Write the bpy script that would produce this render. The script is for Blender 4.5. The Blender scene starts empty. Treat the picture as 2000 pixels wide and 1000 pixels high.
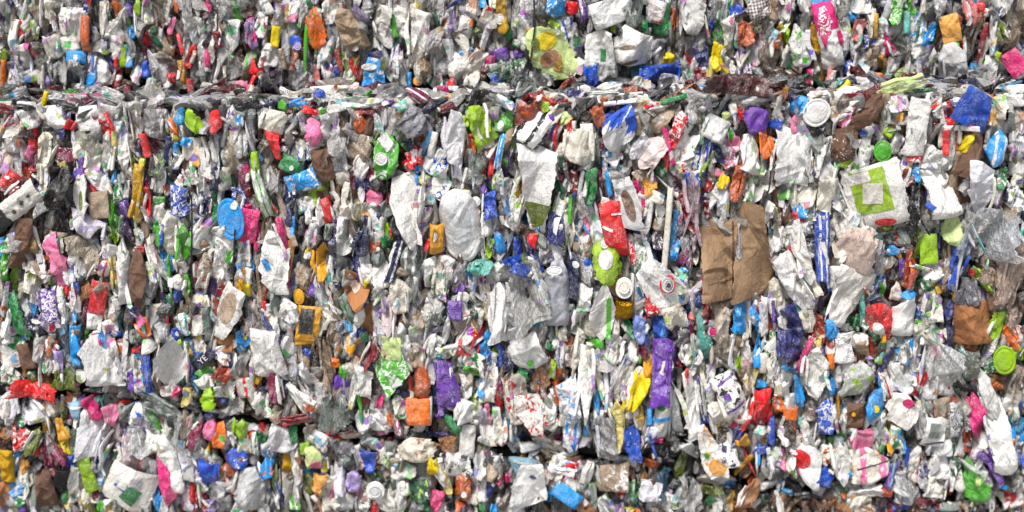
import bpy, math, random
import numpy as np
from mathutils import Matrix, Vector

DATA = """@A
20 40 60 110 0 C wh
58 12 40 40 0 S nv
120 165 50 110 5 S rd
72 200 50 170 10 L cr
165 70 60 200 10 C gy
215 80 80 150 0 F be
200 180 50 120 -12 S lg,wh,o
300 60 70 110 0 C cr
430 40 110 70 60 F gy
410 130 130 150 0 C wh
400 250 110 90 0 P wh
484 195 52 200 0 Pr ob |orange brown upright card panel among pale cartons in the upper bale
272 240 60 110 30 S nv
300 275 85 120 -12 C cr
435 328 118 72 3 Pr sb,wh,w |sky blue packet with small white square above the left ledge
530 80 50 110 0 S dg
600 100 66 190 6 Pz cr
690 75 60 150 -10 F or
790 45 45 95 0 Se lg
740 50 36 110 0 S pu
750 185 70 80 0 S sb,wh,w
645 170 60 100 0 C wh
860 60 60 130 0 C wh,lg,o
865 200 60 120 20 S rd
888 172 42 42 0 D gn
925 255 80 140 -10 P tn
930 400 76 190 0 P wh,gy,t
1012 35 30 80 5 S or
930 70 80 160 0 F be
985 150 40 110 25 S pk
1070 50 50 190 20 F gy
1130 180 80 150 0 C wh
1205 105 45 70 0 T dg
1282 108 38 70 -20 S or
1250 230 40 100 0 S dr
1345 50 130 130 0 F gy
1200 40 40 70 0 S mg
1320 220 100 190 10 C wh
1445 190 60 180 0 C lv,mg,o
1330 390 150 120 0 F gy
1454 375 50 100 0 T rd
1440 485 26 110 20 L rd
1100 330 50 130 10 S rd
1035 250 26 120 -5 L rd
1188 330 34 120 0 L mg
995 455 56 64 0 S rd
1092 492 38 80 0 P rd
1050 420 50 140 0 F ol
910 520 30 80 0 S og
835 400 54 100 0 B bl |small blue bottle standing between pale cartons over the left ledge
790 430 50 140 0 C wh,pk,o
705 320 50 130 0 P lg
742 320 44 130 0 P sb,wh,o
664 360 20 70 0 L rd
585 400 86 170 0 C wh,gy,t
600 296 50 40 0 S lg
672 470 30 80 0 L dr
722 522 40 50 0 S dr
640 250 110 100 0 C wh
440 420 90 160 0 F gy
530 340 50 150 0 F lv
520 200 50 120 0 C nv
255 360 90 80 0 F gg
232 430 36 120 0 L cr
272 462 36 60 0 S lv
170 440 110 64 0 C gy
130 340 90 160 0 C wh
70 430 50 130 0 S gy,bl,o
20 320 40 80 0 S lg
16 420 26 160 0 L or
340 420 60 110 0 F gy
1230 470 80 130 0 F dg
860 500 50 90 10 C gy
1380 500 70 60 0 S pk
250 585 28 120 5 L ye
510 520 60 150 60 F gy
380 560 50 190 75 F gy
300 560 60 120 60 F gy
80 540 50 140 70 F gy
640 560 60 130 95 F wh
390 632 60 110 88 S dk
1040 568 40 100 100 S mr
1120 580 40 180 92 F gy
1270 560 50 150 70 F gy
1400 592 44 170 95 F bk
1390 640 40 150 95 F gg
40 580 24 90 90 S gn
40 632 50 110 80 S dr
130 610 40 140 80 F bk
190 670 120 100 -10 C wh
310 690 100 130 -20 C wh
400 718 55 60 30 Sq rd
500 680 140 120 85 P wh
610 660 110 120 0 P wh
625 700 20 110 -25 Lr rd |thin red bar lying on white packaging just under the ledge
625 762 50 45 20 S rd
685 660 60 120 10 F gy,gn,o
770 690 90 200 0 F wh
890 710 120 140 0 F gy
830 838 46 140 -7 Pr rd |upright red packet strip with rounded end under the left ledge
1110 700 80 140 -25 Se lg |lime green crumpled packet under the left part of the ledge
1030 665 60 90 10 S tb
1225 702 84 130 -5 Ce rd |round crushed red pot next to a grey film strip under the ledge
1286 760 28 160 -5 L gg
1335 690 60 120 0 C wh,pu,o
1370 690 40 60 0 S wh,sb,o
60 740 80 90 60 C wh,rd,s
70 800 110 130 0 C wh
98 815 34 48 0 S or
118 712 34 56 0 S rd
186 810 52 140 -12 Cr rd
165 910 90 170 0 F pk
38 910 100 180 0 C pb
262 860 70 170 0 C cr,gn,d
378 890 100 76 5 P mr,wh,d
385 782 80 80 0 F dk
275 745 60 40 0 S bk
355 950 60 60 0 S yc
470 830 90 150 0 C cr
470 955 46 100 -5 S pu
545 880 70 200 10 C cr
610 880 60 220 10 F wh
705 840 80 280 5 C wh
655 800 30 90 5 L yc
790 860 40 120 0 S nv
812 960 34 90 0 L ye
775 960 40 100 0 F og
958 860 32 150 5 L nv
1010 860 40 80 0 S sb
1100 860 110 130 -10 P cr,gy,t
1125 905 50 100 25 S ol
1070 820 60 50 30 S sb,wh,o
1180 900 60 200 0 C wh
985 735 40 100 -15 S or
1015 930 50 80 30 C wh,bl,o
1250 950 36 60 0 S bl
1318 830 56 140 0 C cr
1395 820 50 130 0 C wh
1430 840 30 80 0 S bk
1330 950 100 100 0 F be
1410 975 50 70 0 S mg
1458 930 34 110 0 L lg
910 930 90 110 0 F gg,lg,o
1240 860 60 130 0 C wh
@B
60 20 50 110 0 C wh
30 150 60 110 0 C wh,mr,o
160 50 120 130 5 P wh,pu,s
110 210 50 120 12 Pr ye |small yellow packet on a white carton beside the orange crumpled bag
85 320 90 110 0 C wh
25 395 60 110 20 T rd |bright red torn wedge over the left of the ledge
220 60 50 120 0 C wh
225 235 70 60 0 D bl |round blue lid with pale centre beside the thin green strip
> 240 262 44 50 0 De lv
285 270 22 330 2 Lr lgn |thin upright green strip running down beside the orange crumpled bag
250 130 30 60 0 S lgn
300 25 30 60 0 S gn
345 165 110 230 -8 Ce or,og,o |crumpled orange bag with green print hanging in the upper bale
450 50 140 110 -20 C wh,gy,t
545 170 150 250 -20 Kg tn |flattened tan cardboard carton with a creased gable in the upper bale
565 275 42 40 0 De wh
430 230 90 150 10 C wh
640 60 70 160 15 F gy
610 230 60 160 10 F dk
650 120 60 200 0 F bk
740 60 90 160 5 P wh
740 200 130 150 -10 C wh
720 140 100 190 8 C wh
785 150 24 130 -8 L lgn
820 90 80 260 0 C wh,gy,t
930 50 80 120 5 Ce ye
940 200 110 240 5 C wh |pure white crumpled wrapper folded down beside the mustard packet
1030 60 80 140 0 F gy
1020 300 90 250 10 F gy
980 380 110 120 20 F tn
1090 90 40 120 0 S ob
1120 140 60 200 0 C lv
1060 230 20 70 0 L dr
1215 110 80 220 10 P wh,or,o
1310 150 90 220 15 C cr,rd,o
1410 90 80 200 0 C mu |mustard yellow crushed tub with round rim at the upper bale
> 1400 110 50 60 0 De wh
1380 20 60 60 0 D wh
1450 180 50 110 0 C gn
1200 300 100 90 20 S sb,wh,c
1170 400 110 170 -15 C wh
1260 380 90 170 30 C cr
1240 480 60 110 10 C wh
1300 430 60 110 0 F bn
1390 320 120 80 -20 P pu
1360 350 40 60 0 S mg
1420 420 140 140 -10 P gn,wh,c
1365 465 44 60 0 S bl
690 318 90 44 2 Pr in
680 440 150 210 3 Pz sb,wh,o |large sky blue printed bag flattened just above the ledge
> 735 365 34 70 0 Pr og
> 650 385 90 40 0 Pe wh
730 510 70 40 5 P wh
545 450 110 130 10 C wh,gn,o
540 360 130 120 0 C og,rd,o
475 350 30 130 0 L rb
410 370 70 150 0 C wh
410 270 60 140 10 C wh
340 430 50 110 0 S sm
310 370 20 120 0 L nv
230 430 110 160 0 F gy
100 460 100 160 0 F dv
40 480 60 110 0 C nv
150 340 30 120 0 L tn
470 420 30 80 0 S bl
365 540 64 54 0 De bl |round bright blue cap on white film close to the ledge
380 540 140 90 0 P wh
460 520 60 100 30 S br,wh,d
490 540 60 90 30 C cr
330 500 60 80 0 S dv
800 350 60 180 0 C wh,pu,s
840 420 50 170 0 C wh
880 460 24 90 0 P sb
930 465 56 54 0 D ol
790 460 40 130 0 C tn
1040 470 90 90 30 C wh,gn,s
1120 490 46 80 0 Ce rd
1070 520 70 60 0 S mg,wh,d
930 540 80 140 -55 S mr,wh,s |maroon torn wrapper lying on the ledge beside a round red scrap
1180 530 70 70 0 F dk
1080 370 90 110 0 F gy
60 590 40 120 90 S nv
150 600 60 60 0 S lgn
240 590 30 90 90 S sb
240 555 40 180 95 F wh
520 590 60 200 85 F wh
650 590 50 120 80 S wh
760 590 30 70 70 S pu
870 580 50 200 70 P wh
840 600 30 160 80 K bn
640 640 36 90 85 S dr
310 640 40 90 95 S rd
380 650 40 60 0 S lgn
1070 560 30 130 90 S ol
1110 600 40 170 70 F wh
1100 640 60 110 60 S dr
1260 570 90 120 40 F dk
1350 530 40 180 90 F gy
1430 600 40 100 95 S wh,sb,o
1000 620 40 140 70 F dk
40 650 70 60 0 F gy
95 700 140 110 10 C cr |cream crumpled paper wad just under the ledge
75 760 90 180 -40 T rd
105 820 90 190 -12 Ty rd |deep red folded wrapper pointing down under the ledge
230 690 70 120 0 F dk
180 780 60 80 70 S dr
330 760 90 160 3 Ce pk |pink crushed carton end with white side under the ledge
430 760 90 190 0 C wh
320 850 80 60 40 C wh
290 870 80 90 0 S wh,bl,s
220 870 130 150 0 F gy
200 950 130 90 20 P gn |green carton corner above the sky blue panel
> 205 962 26 26 0 D wh
390 950 130 180 -5 K bn |brown creased cardboard flap right of the green and blue cartons
380 880 80 90 25 K tn
490 760 90 220 10 F gy
480 900 90 180 -15 F gy
590 700 80 130 0 S ob
650 720 70 130 10 K bn
580 840 140 120 0 C tn,gy,d
570 690 30 80 0 S or
750 700 80 150 10 F gy
740 900 150 260 5 C lgn,wh,o |green lattice printed carton with round white cap under the ledge
> 718 908 68 72 0 D wh
> 750 822 60 90 -35 Pr wh
700 790 40 80 20 S og
610 940 80 150 10 C wh
830 660 60 50 30 S mu
880 690 190 150 30 F st |dull grey translucent plastic sheet folded under the ledge
850 770 120 80 0 F gg
950 680 80 170 80 F st
880 830 60 90 0 S nv
900 900 80 110 0 C rd,wh,o |glossy red crushed pot with white streaks below the grey plastic sheet
870 950 90 70 0 S rd
930 970 50 60 20 S sb
980 820 40 150 30 L tb
1010 830 40 140 25 L wh
1140 790 130 260 2 C lw |pale lavender white crushed sleeve below the lime green bag
1140 900 80 250 0 C lw
1040 930 150 140 10 C wh,bl,o
1060 700 60 180 0 F bk
1290 720 130 220 -20 Sz li |shiny lime green crumpled bag with pointed top under the ledge
1220 700 110 60 10 S li
1420 700 120 130 10 S lgn
> 1405 720 34 60 10 Se wh
1240 830 60 120 10 S ob
1320 830 90 50 0 P wh
1340 880 70 70 0 S ob
1280 920 110 130 0 F gg
1360 920 30 160 10 L rd
1400 870 36 200 8 L sb,wh,s
1450 800 40 140 0 K tn
1170 680 30 50 0 S rd
@C
20 60 30 200 5 F gy
75 120 90 240 0 P wh,gy,t
85 190 60 50 10 P mu
130 40 90 80 0 F gy
250 45 120 120 10 C sb,wh,o |sky blue crushed carton beside a round red scrap at the very top
345 45 75 80 0 Se rd |round bright red crumpled scrap beside the sky blue crushed carton
410 60 40 150 0 S pu
400 160 60 240 0 F dk
560 70 210 150 -20 P wh,gy,t |large white printed sheet lying flat at the top between dark gaps
640 60 80 120 30 C wh
600 150 90 80 0 S lg,wh,o
700 60 90 180 0 F gg
830 70 100 130 8 Cr wh,dr,t |white label tag with red foot inside a green carton at the top
> 840 126 80 14 8 Pr rb
830 150 130 110 0 F gn
880 100 30 200 0 L gn
935 110 60 130 0 S ob
1040 90 140 190 5 C wg |large pale grey board piece at the top beside the dark corner
1040 20 130 90 0 F gy
1130 130 60 80 0 F bl
1170 60 90 140 0 F gy
1230 60 110 170 5 C wh,gn,s
1290 60 60 70 0 S bl
1180 180 60 110 0 F lgn,pu,s
1250 200 60 170 0 C wh,lg,o
1420 60 150 130 35 F bc,wh,k |brown and white checked wrapper at the top of the upper bale
1340 200 110 130 15 S ob |orange brown crumpled foil below the checked wrapper
1400 150 110 90 40 S bc,wh,k
1440 240 60 90 0 S pk
1180 330 70 160 5 S ye |yellow crushed bottle above the dark red glossy scrap
1140 400 40 130 8 L yc
1240 400 90 130 0 C wh
1330 350 70 160 -10 C wh,pu,s
1400 320 110 110 0 C wh,pk,o
1420 400 90 90 0 F gy
230 310 250 360 -38 Ce lc |big crumpled lime bag with yellow and brown print on the upper bale
> 195 235 120 100 -20 Pe ye
> 215 335 120 90 -38 Pe br,tn,d
> 272 360 66 100 10 Pq mu
> 130 250 50 70 0 Pe og
235 150 80 70 -30 S li
30 120 70 60 0 F gy
320 160 90 110 -20 C wh,bl,s
370 240 60 80 0 F gn
380 280 40 60 60 S pu
360 390 60 110 35 C wh
450 440 90 130 -10 S bl |deep blue crumpled film beside the dark upright gap in the upper bale
400 480 60 60 0 S dg
510 300 150 230 0 C wh,gy,t |white board piece with small green tree mark in the upper bale
> 522 318 30 70 0 Tr gn
700 280 200 180 15 C wh |wide white carton with brown stains in the middle of the upper bale
> 660 270 90 26 -15 Pe tn
> 680 360 100 22 -15 Pe bn
640 180 170 90 0 F dg
560 420 150 150 0 F wg
780 160 120 80 0 F dk
820 430 290 110 -5 F bl |wide bright blue film stretched over the ledge in the upper bale
900 410 140 110 0 F bl
905 345 80 80 0 Se ye |small round yellow packet above the wide blue film
800 290 50 150 30 F gy
880 270 90 180 0 F dg
980 250 100 130 10 F dg
1020 340 70 100 -25 T rd
1000 410 90 180 0 F gy
900 480 110 90 0 F gy
1080 230 110 140 0 F dk
1090 330 100 160 0 F in
1080 420 90 90 0 F dr
600 500 40 200 85 C wh
20 250 60 40 0 S gn
30 315 80 50 0 S pu
40 370 110 70 -20 S gn,wh,c
60 430 120 100 0 F wg
60 510 130 110 20 F gg
180 470 100 90 0 F gg
300 510 50 110 40 S rb
350 470 60 60 0 S dr
380 540 40 120 100 S in
1290 495 380 105 3 Fr mo |long dark red glossy plastic piece resting on the ledge
1200 480 100 130 -60 F mo
1380 480 60 200 95 F mo
740 490 80 150 60 C gy,tn,o
520 550 60 200 85 S gg,wh,s
820 560 50 150 80 F dg
930 570 30 150 80 L gn
700 560 50 150 95 C wh
1080 560 50 160 95 F gy
1130 590 50 110 80 F wg,dg,s
160 600 90 120 45 S rb
260 590 60 80 20 F dg
1350 580 50 160 80 F wg
1440 560 60 120 85 C wh
400 590 30 250 92 F dg
620 590 26 180 90 L wh
850 620 60 150 85 C cr,rd,o
780 630 50 110 80 S gg,gn,o
1050 640 110 110 0 F wg
80 670 130 130 0 S rb |rust red crushed pot under the ledge above the white and green panel
> 80 655 60 30 0 Pr ob
190 620 60 60 0 S li
250 660 60 130 30 C cr
310 680 90 80 30 S lc
410 680 110 90 10 F dk
350 650 60 60 0 S dg
500 670 130 70 60 Tq ob |orange brown torn triangle left of the blue and white shampoo shaped bottle
620 740 150 250 20 Cl wf,bl,f |blue streaked white crushed bottle with pointed foot under the ledge
> 600 800 80 150 18 Pe wg
700 740 80 210 8 Pr dgn
690 640 80 50 0 F wg
560 700 60 130 45 F bl,wh,o
130 740 160 200 35 Tr wh,bk,s |white panel with black bar and green corner under the ledge
105 840 90 100 0 Tr gn |green triangular corner below the white panel with black bar
220 730 26 130 5 L pu
240 750 30 80 0 S bl
335 740 60 100 0 S rd,wh,o |small red and white twist wrapper under the ledge
430 740 70 50 0 P wh
400 840 160 180 0 C cr |creamy crumpled paper wad below the small white tag
300 900 90 130 -20 C cr
250 900 60 170 -25 K rb
250 920 100 140 -30 P dgn
530 830 50 70 0 S dr
480 840 50 150 0 F gg
540 880 60 50 0 S sb
580 900 90 110 0 C wh
720 830 120 130 30 F lw
650 850 90 80 0 F wh
720 680 60 170 0 C tn,gn,d
830 690 130 150 20 C tn,gy,d
760 770 50 90 0 S og
790 880 150 180 30 C pw |pinkish white creased carton above the dark green one
820 930 60 120 20 S ob
860 880 30 150 -5 S rb
850 960 80 90 0 F dgn
895 830 30 230 0 L mg
880 790 50 120 0 F wh
960 720 80 140 20 S rd,wh,c |red and white wrapper diagonal under the ledge right of centre
940 800 50 110 20 S rd
1000 830 110 200 15 C wh,gn,o
1090 870 70 240 8 C wh,bl,s
1000 930 130 130 0 C wh,rd,o
1130 830 40 150 0 F bl
1170 740 140 130 20 Cr wh |clean white folded carton corner under the ledge
1170 820 60 100 0 Ty wh
1240 700 40 120 -30 S lc
1250 760 40 100 -20 S lgn
1280 680 60 80 0 S mr
1325 650 36 80 0 S rd
1405 695 140 150 0 Ce pu |shiny purple crumpled bag under the ledge
1390 790 90 60 0 F mu
1290 840 50 120 5 C pk
1240 850 80 120 0 F pk
1270 900 100 120 5 C pk,wh,c
1230 930 100 90 0 C pk,wh,o
1190 890 60 90 0 F in
1370 880 110 180 -5 C wh |white crushed tub above the lime leaf carton
1450 830 60 170 -10 S or |amber crushed sleeve right under the shiny purple bag
1300 960 60 80 0 S ob
1400 970 100 60 0 C cr,lgn,o
1390 40 40 60 0 S gy
@D
30 50 60 120 0 C tn
90 60 80 110 0 C wh,gn,o
130 20 40 60 0 C wh
60 200 50 160 5 F or,wh,o
20 250 50 150 0 C wh
300 15 90 50 0 Pr sb
350 200 130 380 -12 Cr wh,mg,b |white carton with magenta splashed top hanging in the upper bale
> 320 130 90 180 -10 Pq mg,wh,c
> 325 240 50 90 -8 Tv mg
> 420 220 34 90 -15 Pq mg
270 220 50 190 -8 S mu
210 160 50 160 0 F gy
190 260 110 220 -12 C wh,lgn,o |white wrapper with green leaf print left of the magenta splashed carton
235 440 40 100 5 S mg
120 320 60 130 0 C wh
100 200 40 120 -10 S lg,rd,o
380 60 60 110 0 F gg
440 150 60 130 -15 C wh
430 90 50 100 0 F gg
490 70 60 90 0 S sb,gy,o
540 30 90 80 0 C wh
640 35 90 90 0 F bk
520 170 60 130 10 C sm,wh,o
600 130 50 170 0 C cr
620 150 24 140 0 L mu
670 160 60 120 -10 Cr wh
735 70 70 150 5 C lgn,wh,c |green and white patterned crushed carton at the top right of the upper bale
680 250 50 150 -25 S mg
830 40 80 90 0 C lgn,wh,o
800 130 40 120 0 L tl
860 160 80 170 0 C wh,sb,o
940 60 90 90 0 F gg
930 200 70 160 20 C sb,wh,o
1010 60 70 110 0 F gy
1050 165 110 160 -15 P ol |square orange card crushed between white pieces at the upper right
1095 120 50 60 0 S rb
1080 265 50 40 0 S lgn
1170 60 80 160 -15 F sm |coral pink film streaming down at the top right corner
1230 70 60 110 -10 S rd
1257 76 52 50 10 Cr wh
1320 40 110 100 0 C wh,bl,o
1340 60 30 80 20 S bl
1420 80 90 150 0 F be
1230 250 30 240 0 L dr
1290 200 40 110 0 S rd,wh,o
1350 180 50 110 -10 S og
1180 180 60 200 0 F tn
1430 380 110 190 -35 Pr mg |flat magenta card corner at the right edge above the ledge
1330 330 50 60 0 S li
1310 290 40 110 -10 S mu,bl,o
1420 220 100 110 0 F tn
600 320 60 110 0 F tn
650 350 60 90 0 F ol
580 240 60 70 0 C bl,wh,c
640 280 60 90 0 C wh
540 380 80 180 0 C wh
460 400 60 90 0 F bl,gy,o
500 430 80 80 0 C wh
720 370 60 90 0 C wh,pk,o
760 270 90 150 0 F gg
770 430 80 80 0 C lc,og,o
830 380 60 180 0 C wh
860 280 60 110 0 C wh
910 370 110 190 -5 C gy,wh,d
1060 370 130 210 -10 Cg wg |greyish flattened carton standing right of middle in the upper bale
1145 300 70 170 0 F dg
1190 410 60 100 0 S sb
1230 440 70 90 0 F gg
1280 390 70 100 0 C wh
360 450 60 100 0 S sm
400 400 40 120 0 F gg
630 460 40 80 0 S or
420 490 60 60 20 S tl
60 420 60 200 60 F mo
150 400 60 110 0 F gn
30 500 60 160 80 F mo
120 480 60 150 80 F dg
180 530 40 160 85 F dk
90 550 30 40 0 S dr
430 520 30 130 45 L ye
500 520 50 150 88 C wh
600 500 40 160 80 F gy
770 500 60 330 78 Fl lc |long green and white leaf shaped film lying on the right part of the ledge
880 520 40 200 95 F gn
900 500 60 200 100 F wg
960 470 50 110 110 S nv
1070 510 30 130 80 S dg
1150 480 50 110 100 S nv
1230 505 24 330 86 F bk
1310 470 60 180 80 C wh
1380 490 40 160 85 S tb
1440 510 50 120 90 C wh
300 570 70 110 80 C wh
60 600 50 130 80 F dg
180 610 90 110 30 S sb
280 648 150 160 40 De wh |large clean white oval lid lying flat just under the ledge
155 720 60 110 -5 C pk,mg,o
210 790 40 90 -5 S rd
60 700 60 90 30 F bl
80 640 90 110 20 F dg
300 760 50 60 20 S nv,wh,o
350 750 60 80 0 F dg
450 580 130 100 80 C wh
440 640 80 150 70 C gy,ol,s
450 690 60 100 30 S pk
560 620 60 200 30 K bn
590 650 80 240 50 K bn |brown twisted paper strip under the right part of the ledge
630 640 80 140 -10 K bn
750 590 110 80 0 C wh,pk,o
680 580 60 80 0 K tn
440 830 150 190 10 Kq bn,cr,d |brown paper scrap with small white print below the twisted brown strip
545 760 50 30 0 S bl
600 760 80 60 70 C wh
720 640 90 120 -10 C gy,lg,o
750 690 40 90 0 S ol
700 760 60 60 40 S lg
660 870 100 120 -5 De lgn |round green crushed cap above the lime printed white jug
850 730 110 280 4 C wh,gy,t |tall white crushed sleeve left of the red ribbon scraps
920 680 60 240 15 F wh
1010 720 110 50 0 S rd,wh,o
970 740 40 60 0 T rd
1025 820 36 140 0 L rd |narrow red ribbon scrap hanging below the big blue film at the right
1060 790 60 130 0 C wh
1180 625 250 210 15 Pz bl |large bright blue crumpled bag just under the ledge at the right
1045 600 30 40 0 S rd
1000 640 90 70 0 C wh
1110 740 200 30 8 L wh
1140 830 60 120 30 Se ye |yellow scrap tucked under the large bright blue bag
1170 880 110 270 18 K bn |upright brown cardboard fold below the large blue bag
1100 930 60 120 0 K tn
1310 620 120 110 0 C cr,yc,o
1300 680 90 90 0 C ol,cr,o
1430 580 90 60 0 C wh,gg,o
1425 700 110 130 0 C gy,br,o
1320 860 120 210 8 Bl sb,wh,s |sky blue and white crushed bottle at the right side under the ledge
1430 850 90 160 0 F lw
1100 590 60 50 0 S wh
740 830 60 110 0 C wh
590 890 60 90 0 C gy
550 880 70 160 0 C wh,lgn,o
490 960 60 60 0 C wh
840 900 90 70 0 S rd,wh,o |small red and white striped scrap below the tall white crushed sleeve
800 940 60 120 0 C wh
920 900 90 120 0 C wh
980 930 150 130 30 C wh
140 900 170 260 0 C wh,gy,t |white carton with printed columns of small text under the ledge
230 920 50 150 0 F tn,mu,o
300 870 60 160 0 C gg
330 900 60 200 0 C wh
15 870 40 170 0 S or
50 960 40 100 0 S rb
500 950 200 60 10 S li
700 960 70 90 0 F gy
1440 960 80 80 0 C wh
@E
45 75 120 130 40 S rd,wh,o |red and white wrapper at the left edge above the slotted white tray
80 30 120 60 0 F pb
110 110 80 90 0 C wh,rd,o
150 30 60 70 0 S rb
70 230 130 350 52 Cr wh,dk,h |white slotted box corner poking in at the left edge
> 42 294 20 22 20 Pr dk
> 84 243 20 22 20 Pr dk
> 128 193 20 26 20 Pr dk
> 168 156 16 18 20 Pr dk
70 390 40 100 60 P cr
120 430 90 300 12 K bn |brown grimy cardboard slab below the slotted white tray
170 200 50 200 0 K tn
75 420 60 110 0 S lv,nv,o
30 450 60 60 0 C wh
20 560 60 160 10 S lgn,wh,o
60 640 90 200 10 F dg
90 850 100 260 -10 Sz gn |dark green crumpled bag at the left side of the middle bale
30 950 60 100 0 C wh
25 830 40 110 0 S ob
330 140 120 330 22 F bk |large black plastic film hanging down at the left of the middle bale
300 270 160 220 20 F bk
330 330 110 120 -20 F dk
250 60 60 150 0 C cr,gn,d
245 190 60 100 0 C wh
460 160 90 210 5 C wh |white carton sleeve with dark green oval window by the black film
> 466 178 34 110 3 Pe og
465 30 90 70 0 C pu,sb,o
560 50 90 80 0 C wh,bl,o
565 210 110 150 -5 Pr tn |square tan card beside the green window sleeve
600 110 80 120 -20 C wh
680 120 44 130 0 C gn,wh,c
720 80 50 160 0 C wh
700 50 40 60 0 S gg
735 60 30 90 0 C lv
715 240 56 110 -10 S pu
730 360 50 110 0 S dp
790 130 60 300 5 Sr mu |tall mustard yellow crushed panel in the left of the middle bale
800 260 60 100 30 S yc
760 160 24 200 0 F bk
845 190 46 180 0 S rd |bright red crushed sliver beside the tall mustard panel
840 90 40 30 0 S mg
910 60 80 140 0 C wh
912 183 70 44 5 Pr lgn
910 260 80 130 0 C wh
885 330 50 80 0 S gn
930 380 24 120 0 L bl
960 120 40 70 0 S ob
1030 190 110 170 0 C bl,wh,c |blue and white crinkled packet left of the round blue lid
1010 270 80 60 10 S bl
1030 90 60 60 0 C pk,wh,o
1000 60 60 70 0 F bk
1080 50 120 80 0 C cr,gy,t
1160 90 70 180 0 C wh
1100 170 36 140 0 F bn
1160 230 60 210 0 F in
1120 250 60 160 0 C wh,in,o
1200 30 40 80 0 S rd
1235 60 60 140 0 S nv |dark navy pointed scrap above the round blue lid
1235 200 60 190 0 F gn,dk,o
1290 60 60 120 0 C cr
1400 50 70 100 0 S mr |plum purple crushed pot at the right of the navy scrap
1415 130 50 60 10 S dr
1375 180 110 140 0 C bl,wh,c
1325 290 150 240 -10 De sb |round bright blue crushed lid over white wrapping in the left third
> 1350 210 40 50 30 Pq wh
1430 330 100 200 12 Pr mg |magenta and red card panel right of the round blue lid
1440 240 60 80 0 S mg
1190 360 110 200 40 C wh
1270 410 90 160 0 C wh,gn,o
1170 470 110 120 -30 K tn
1275 530 90 250 10 C wh
1312 480 36 160 0 S lgn
1350 500 30 280 0 F dk
1400 480 80 150 5 P wh,gy,t
1410 565 100 60 5 Pr sb
1400 610 80 90 5 P wh,gy,t
> 1395 615 30 70 5 Pr dg
500 340 180 120 10 C lw,lv,o |crumpled bluish white tissue wad in the left of the middle bale
490 450 180 110 0 F be
460 540 110 150 -25 C wh
520 520 90 130 0 F be
310 390 110 60 20 S pb
300 430 90 90 0 C wh
310 500 110 210 -15 C pk |pink perforated plastic piece below the black film
> 268 510 24 24 0 De ob
350 600 90 160 -18 C pk
340 540 50 90 -15 S mg,pk,o
335 480 40 50 0 De gg
200 520 110 140 0 C wh
190 600 90 190 0 C cr,dk,o
215 580 30 100 -30 S tn
265 630 50 80 -20 S lg
185 780 80 170 0 C sb,wh,b
280 790 110 200 -8 C pu,wh,c |purple and white patterned crushed bag in the lower left
280 870 110 150 0 C lv,wh,c
300 890 36 90 15 S rd
410 695 56 120 -5 S rd
400 620 60 80 0 C wh
490 630 120 110 20 F bk
490 690 90 110 0 F br
560 745 100 200 12 Pr rd |bright red rectangular box panel standing in the lower left
545 880 90 90 12 P wh
595 585 60 80 20 C wh,rd,s
610 460 60 120 0 C wh
660 600 40 200 0 C yc
710 600 70 330 0 C wh |tall white crushed carton left of the brown upright cardboard
790 620 100 370 0 Kl bn |long brown upright cardboard piece in the left third
795 465 60 36 5 S rd
790 400 50 100 0 C cr,gn,o
840 380 60 160 10 K tn
660 380 50 110 0 F lg,wh,o
680 330 40 60 0 S gn
650 490 60 120 0 C wh,gy,d
910 560 60 320 -12 C wh
870 600 60 130 0 C wh,lg,o
850 700 60 150 0 C wh
1000 380 110 220 0 C cr
1055 420 90 230 5 Sl lgn |bright green leaf shaped wrapper in the left third
1040 560 60 80 0 C wh
1070 670 50 140 0 S lgn
1020 710 60 120 5 S bl
1020 650 60 80 20 C wh
975 790 50 120 0 S dgn
930 750 60 90 0 S nv
940 640 60 130 0 F dk
1080 810 110 170 20 F tn,dg,o
1150 560 50 150 10 C tn,wh,o
1165 640 50 90 -10 C wh,rd,o
1120 600 36 120 0 S mr
1160 750 60 90 0 C cr
1150 770 40 80 20 S ye,or,o
1170 810 60 60 20 S lg
1240 790 50 120 0 S rb
1275 700 70 90 10 S dr,wh,o
1310 830 140 280 20 C wg |murky translucent tub with pale rim at the left third
> 1310 800 90 200 20 Pe tn
1350 700 90 90 0 K tn
1415 700 50 90 0 P ye
1405 780 30 30 0 S rd
1440 850 60 180 0 C pw
1310 980 150 60 0 K br
1405 960 100 90 -10 S sb |sky blue scrap with yellow dot under the murky tub
> 1410 970 26 28 0 De ye
1440 920 60 80 0 F pw
430 770 40 220 -5 C wh
430 960 70 120 5 S sb |bright blue crushed scrap in the lower left beside white sleeves
425 850 30 70 0 S sb
360 850 50 180 0 C gy
355 830 30 110 0 Cr wh
340 720 40 90 0 C wh
200 880 70 100 0 S nv,wh,o
150 920 50 130 0 S bl,wh,c
140 820 60 150 0 C gy
790 840 60 130 -35 S pk
755 820 40 90 -20 S in
820 910 90 120 0 C or,gy,o
860 900 50 80 0 S pu
640 840 60 70 0 S tn
640 800 60 120 0 C wh
620 910 110 80 0 C wh,pk,d
560 960 90 50 0 C wh,mg,o
660 945 60 60 -30 S bl
740 900 90 170 0 F dg
780 960 60 70 0 S gg
900 850 90 130 0 C gy
920 940 80 110 0 C gy
1010 950 50 70 -20 S bl
1040 900 70 120 -20 C wh,tl,s
1145 930 50 70 20 S ye
1120 900 90 90 0 C wh
1190 890 50 180 0 C gg
@F
20 110 50 300 -16 C wh,lgn,s |white carton with slanting green stripe at left of the blue and green sleeve
100 60 60 120 0 F gy
70 350 60 200 0 F tn
8 380 30 180 0 S mg
260 75 180 110 -20 P sb,wh,o |sky blue and grey panel above the lime triangle at left of centre
330 140 100 130 25 Tr lg
300 110 120 40 -30 P dk
> 215 110 16 60 0 Pr wh
420 80 130 200 -5 K bn
200 230 90 210 10 F in,dk,s
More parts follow.
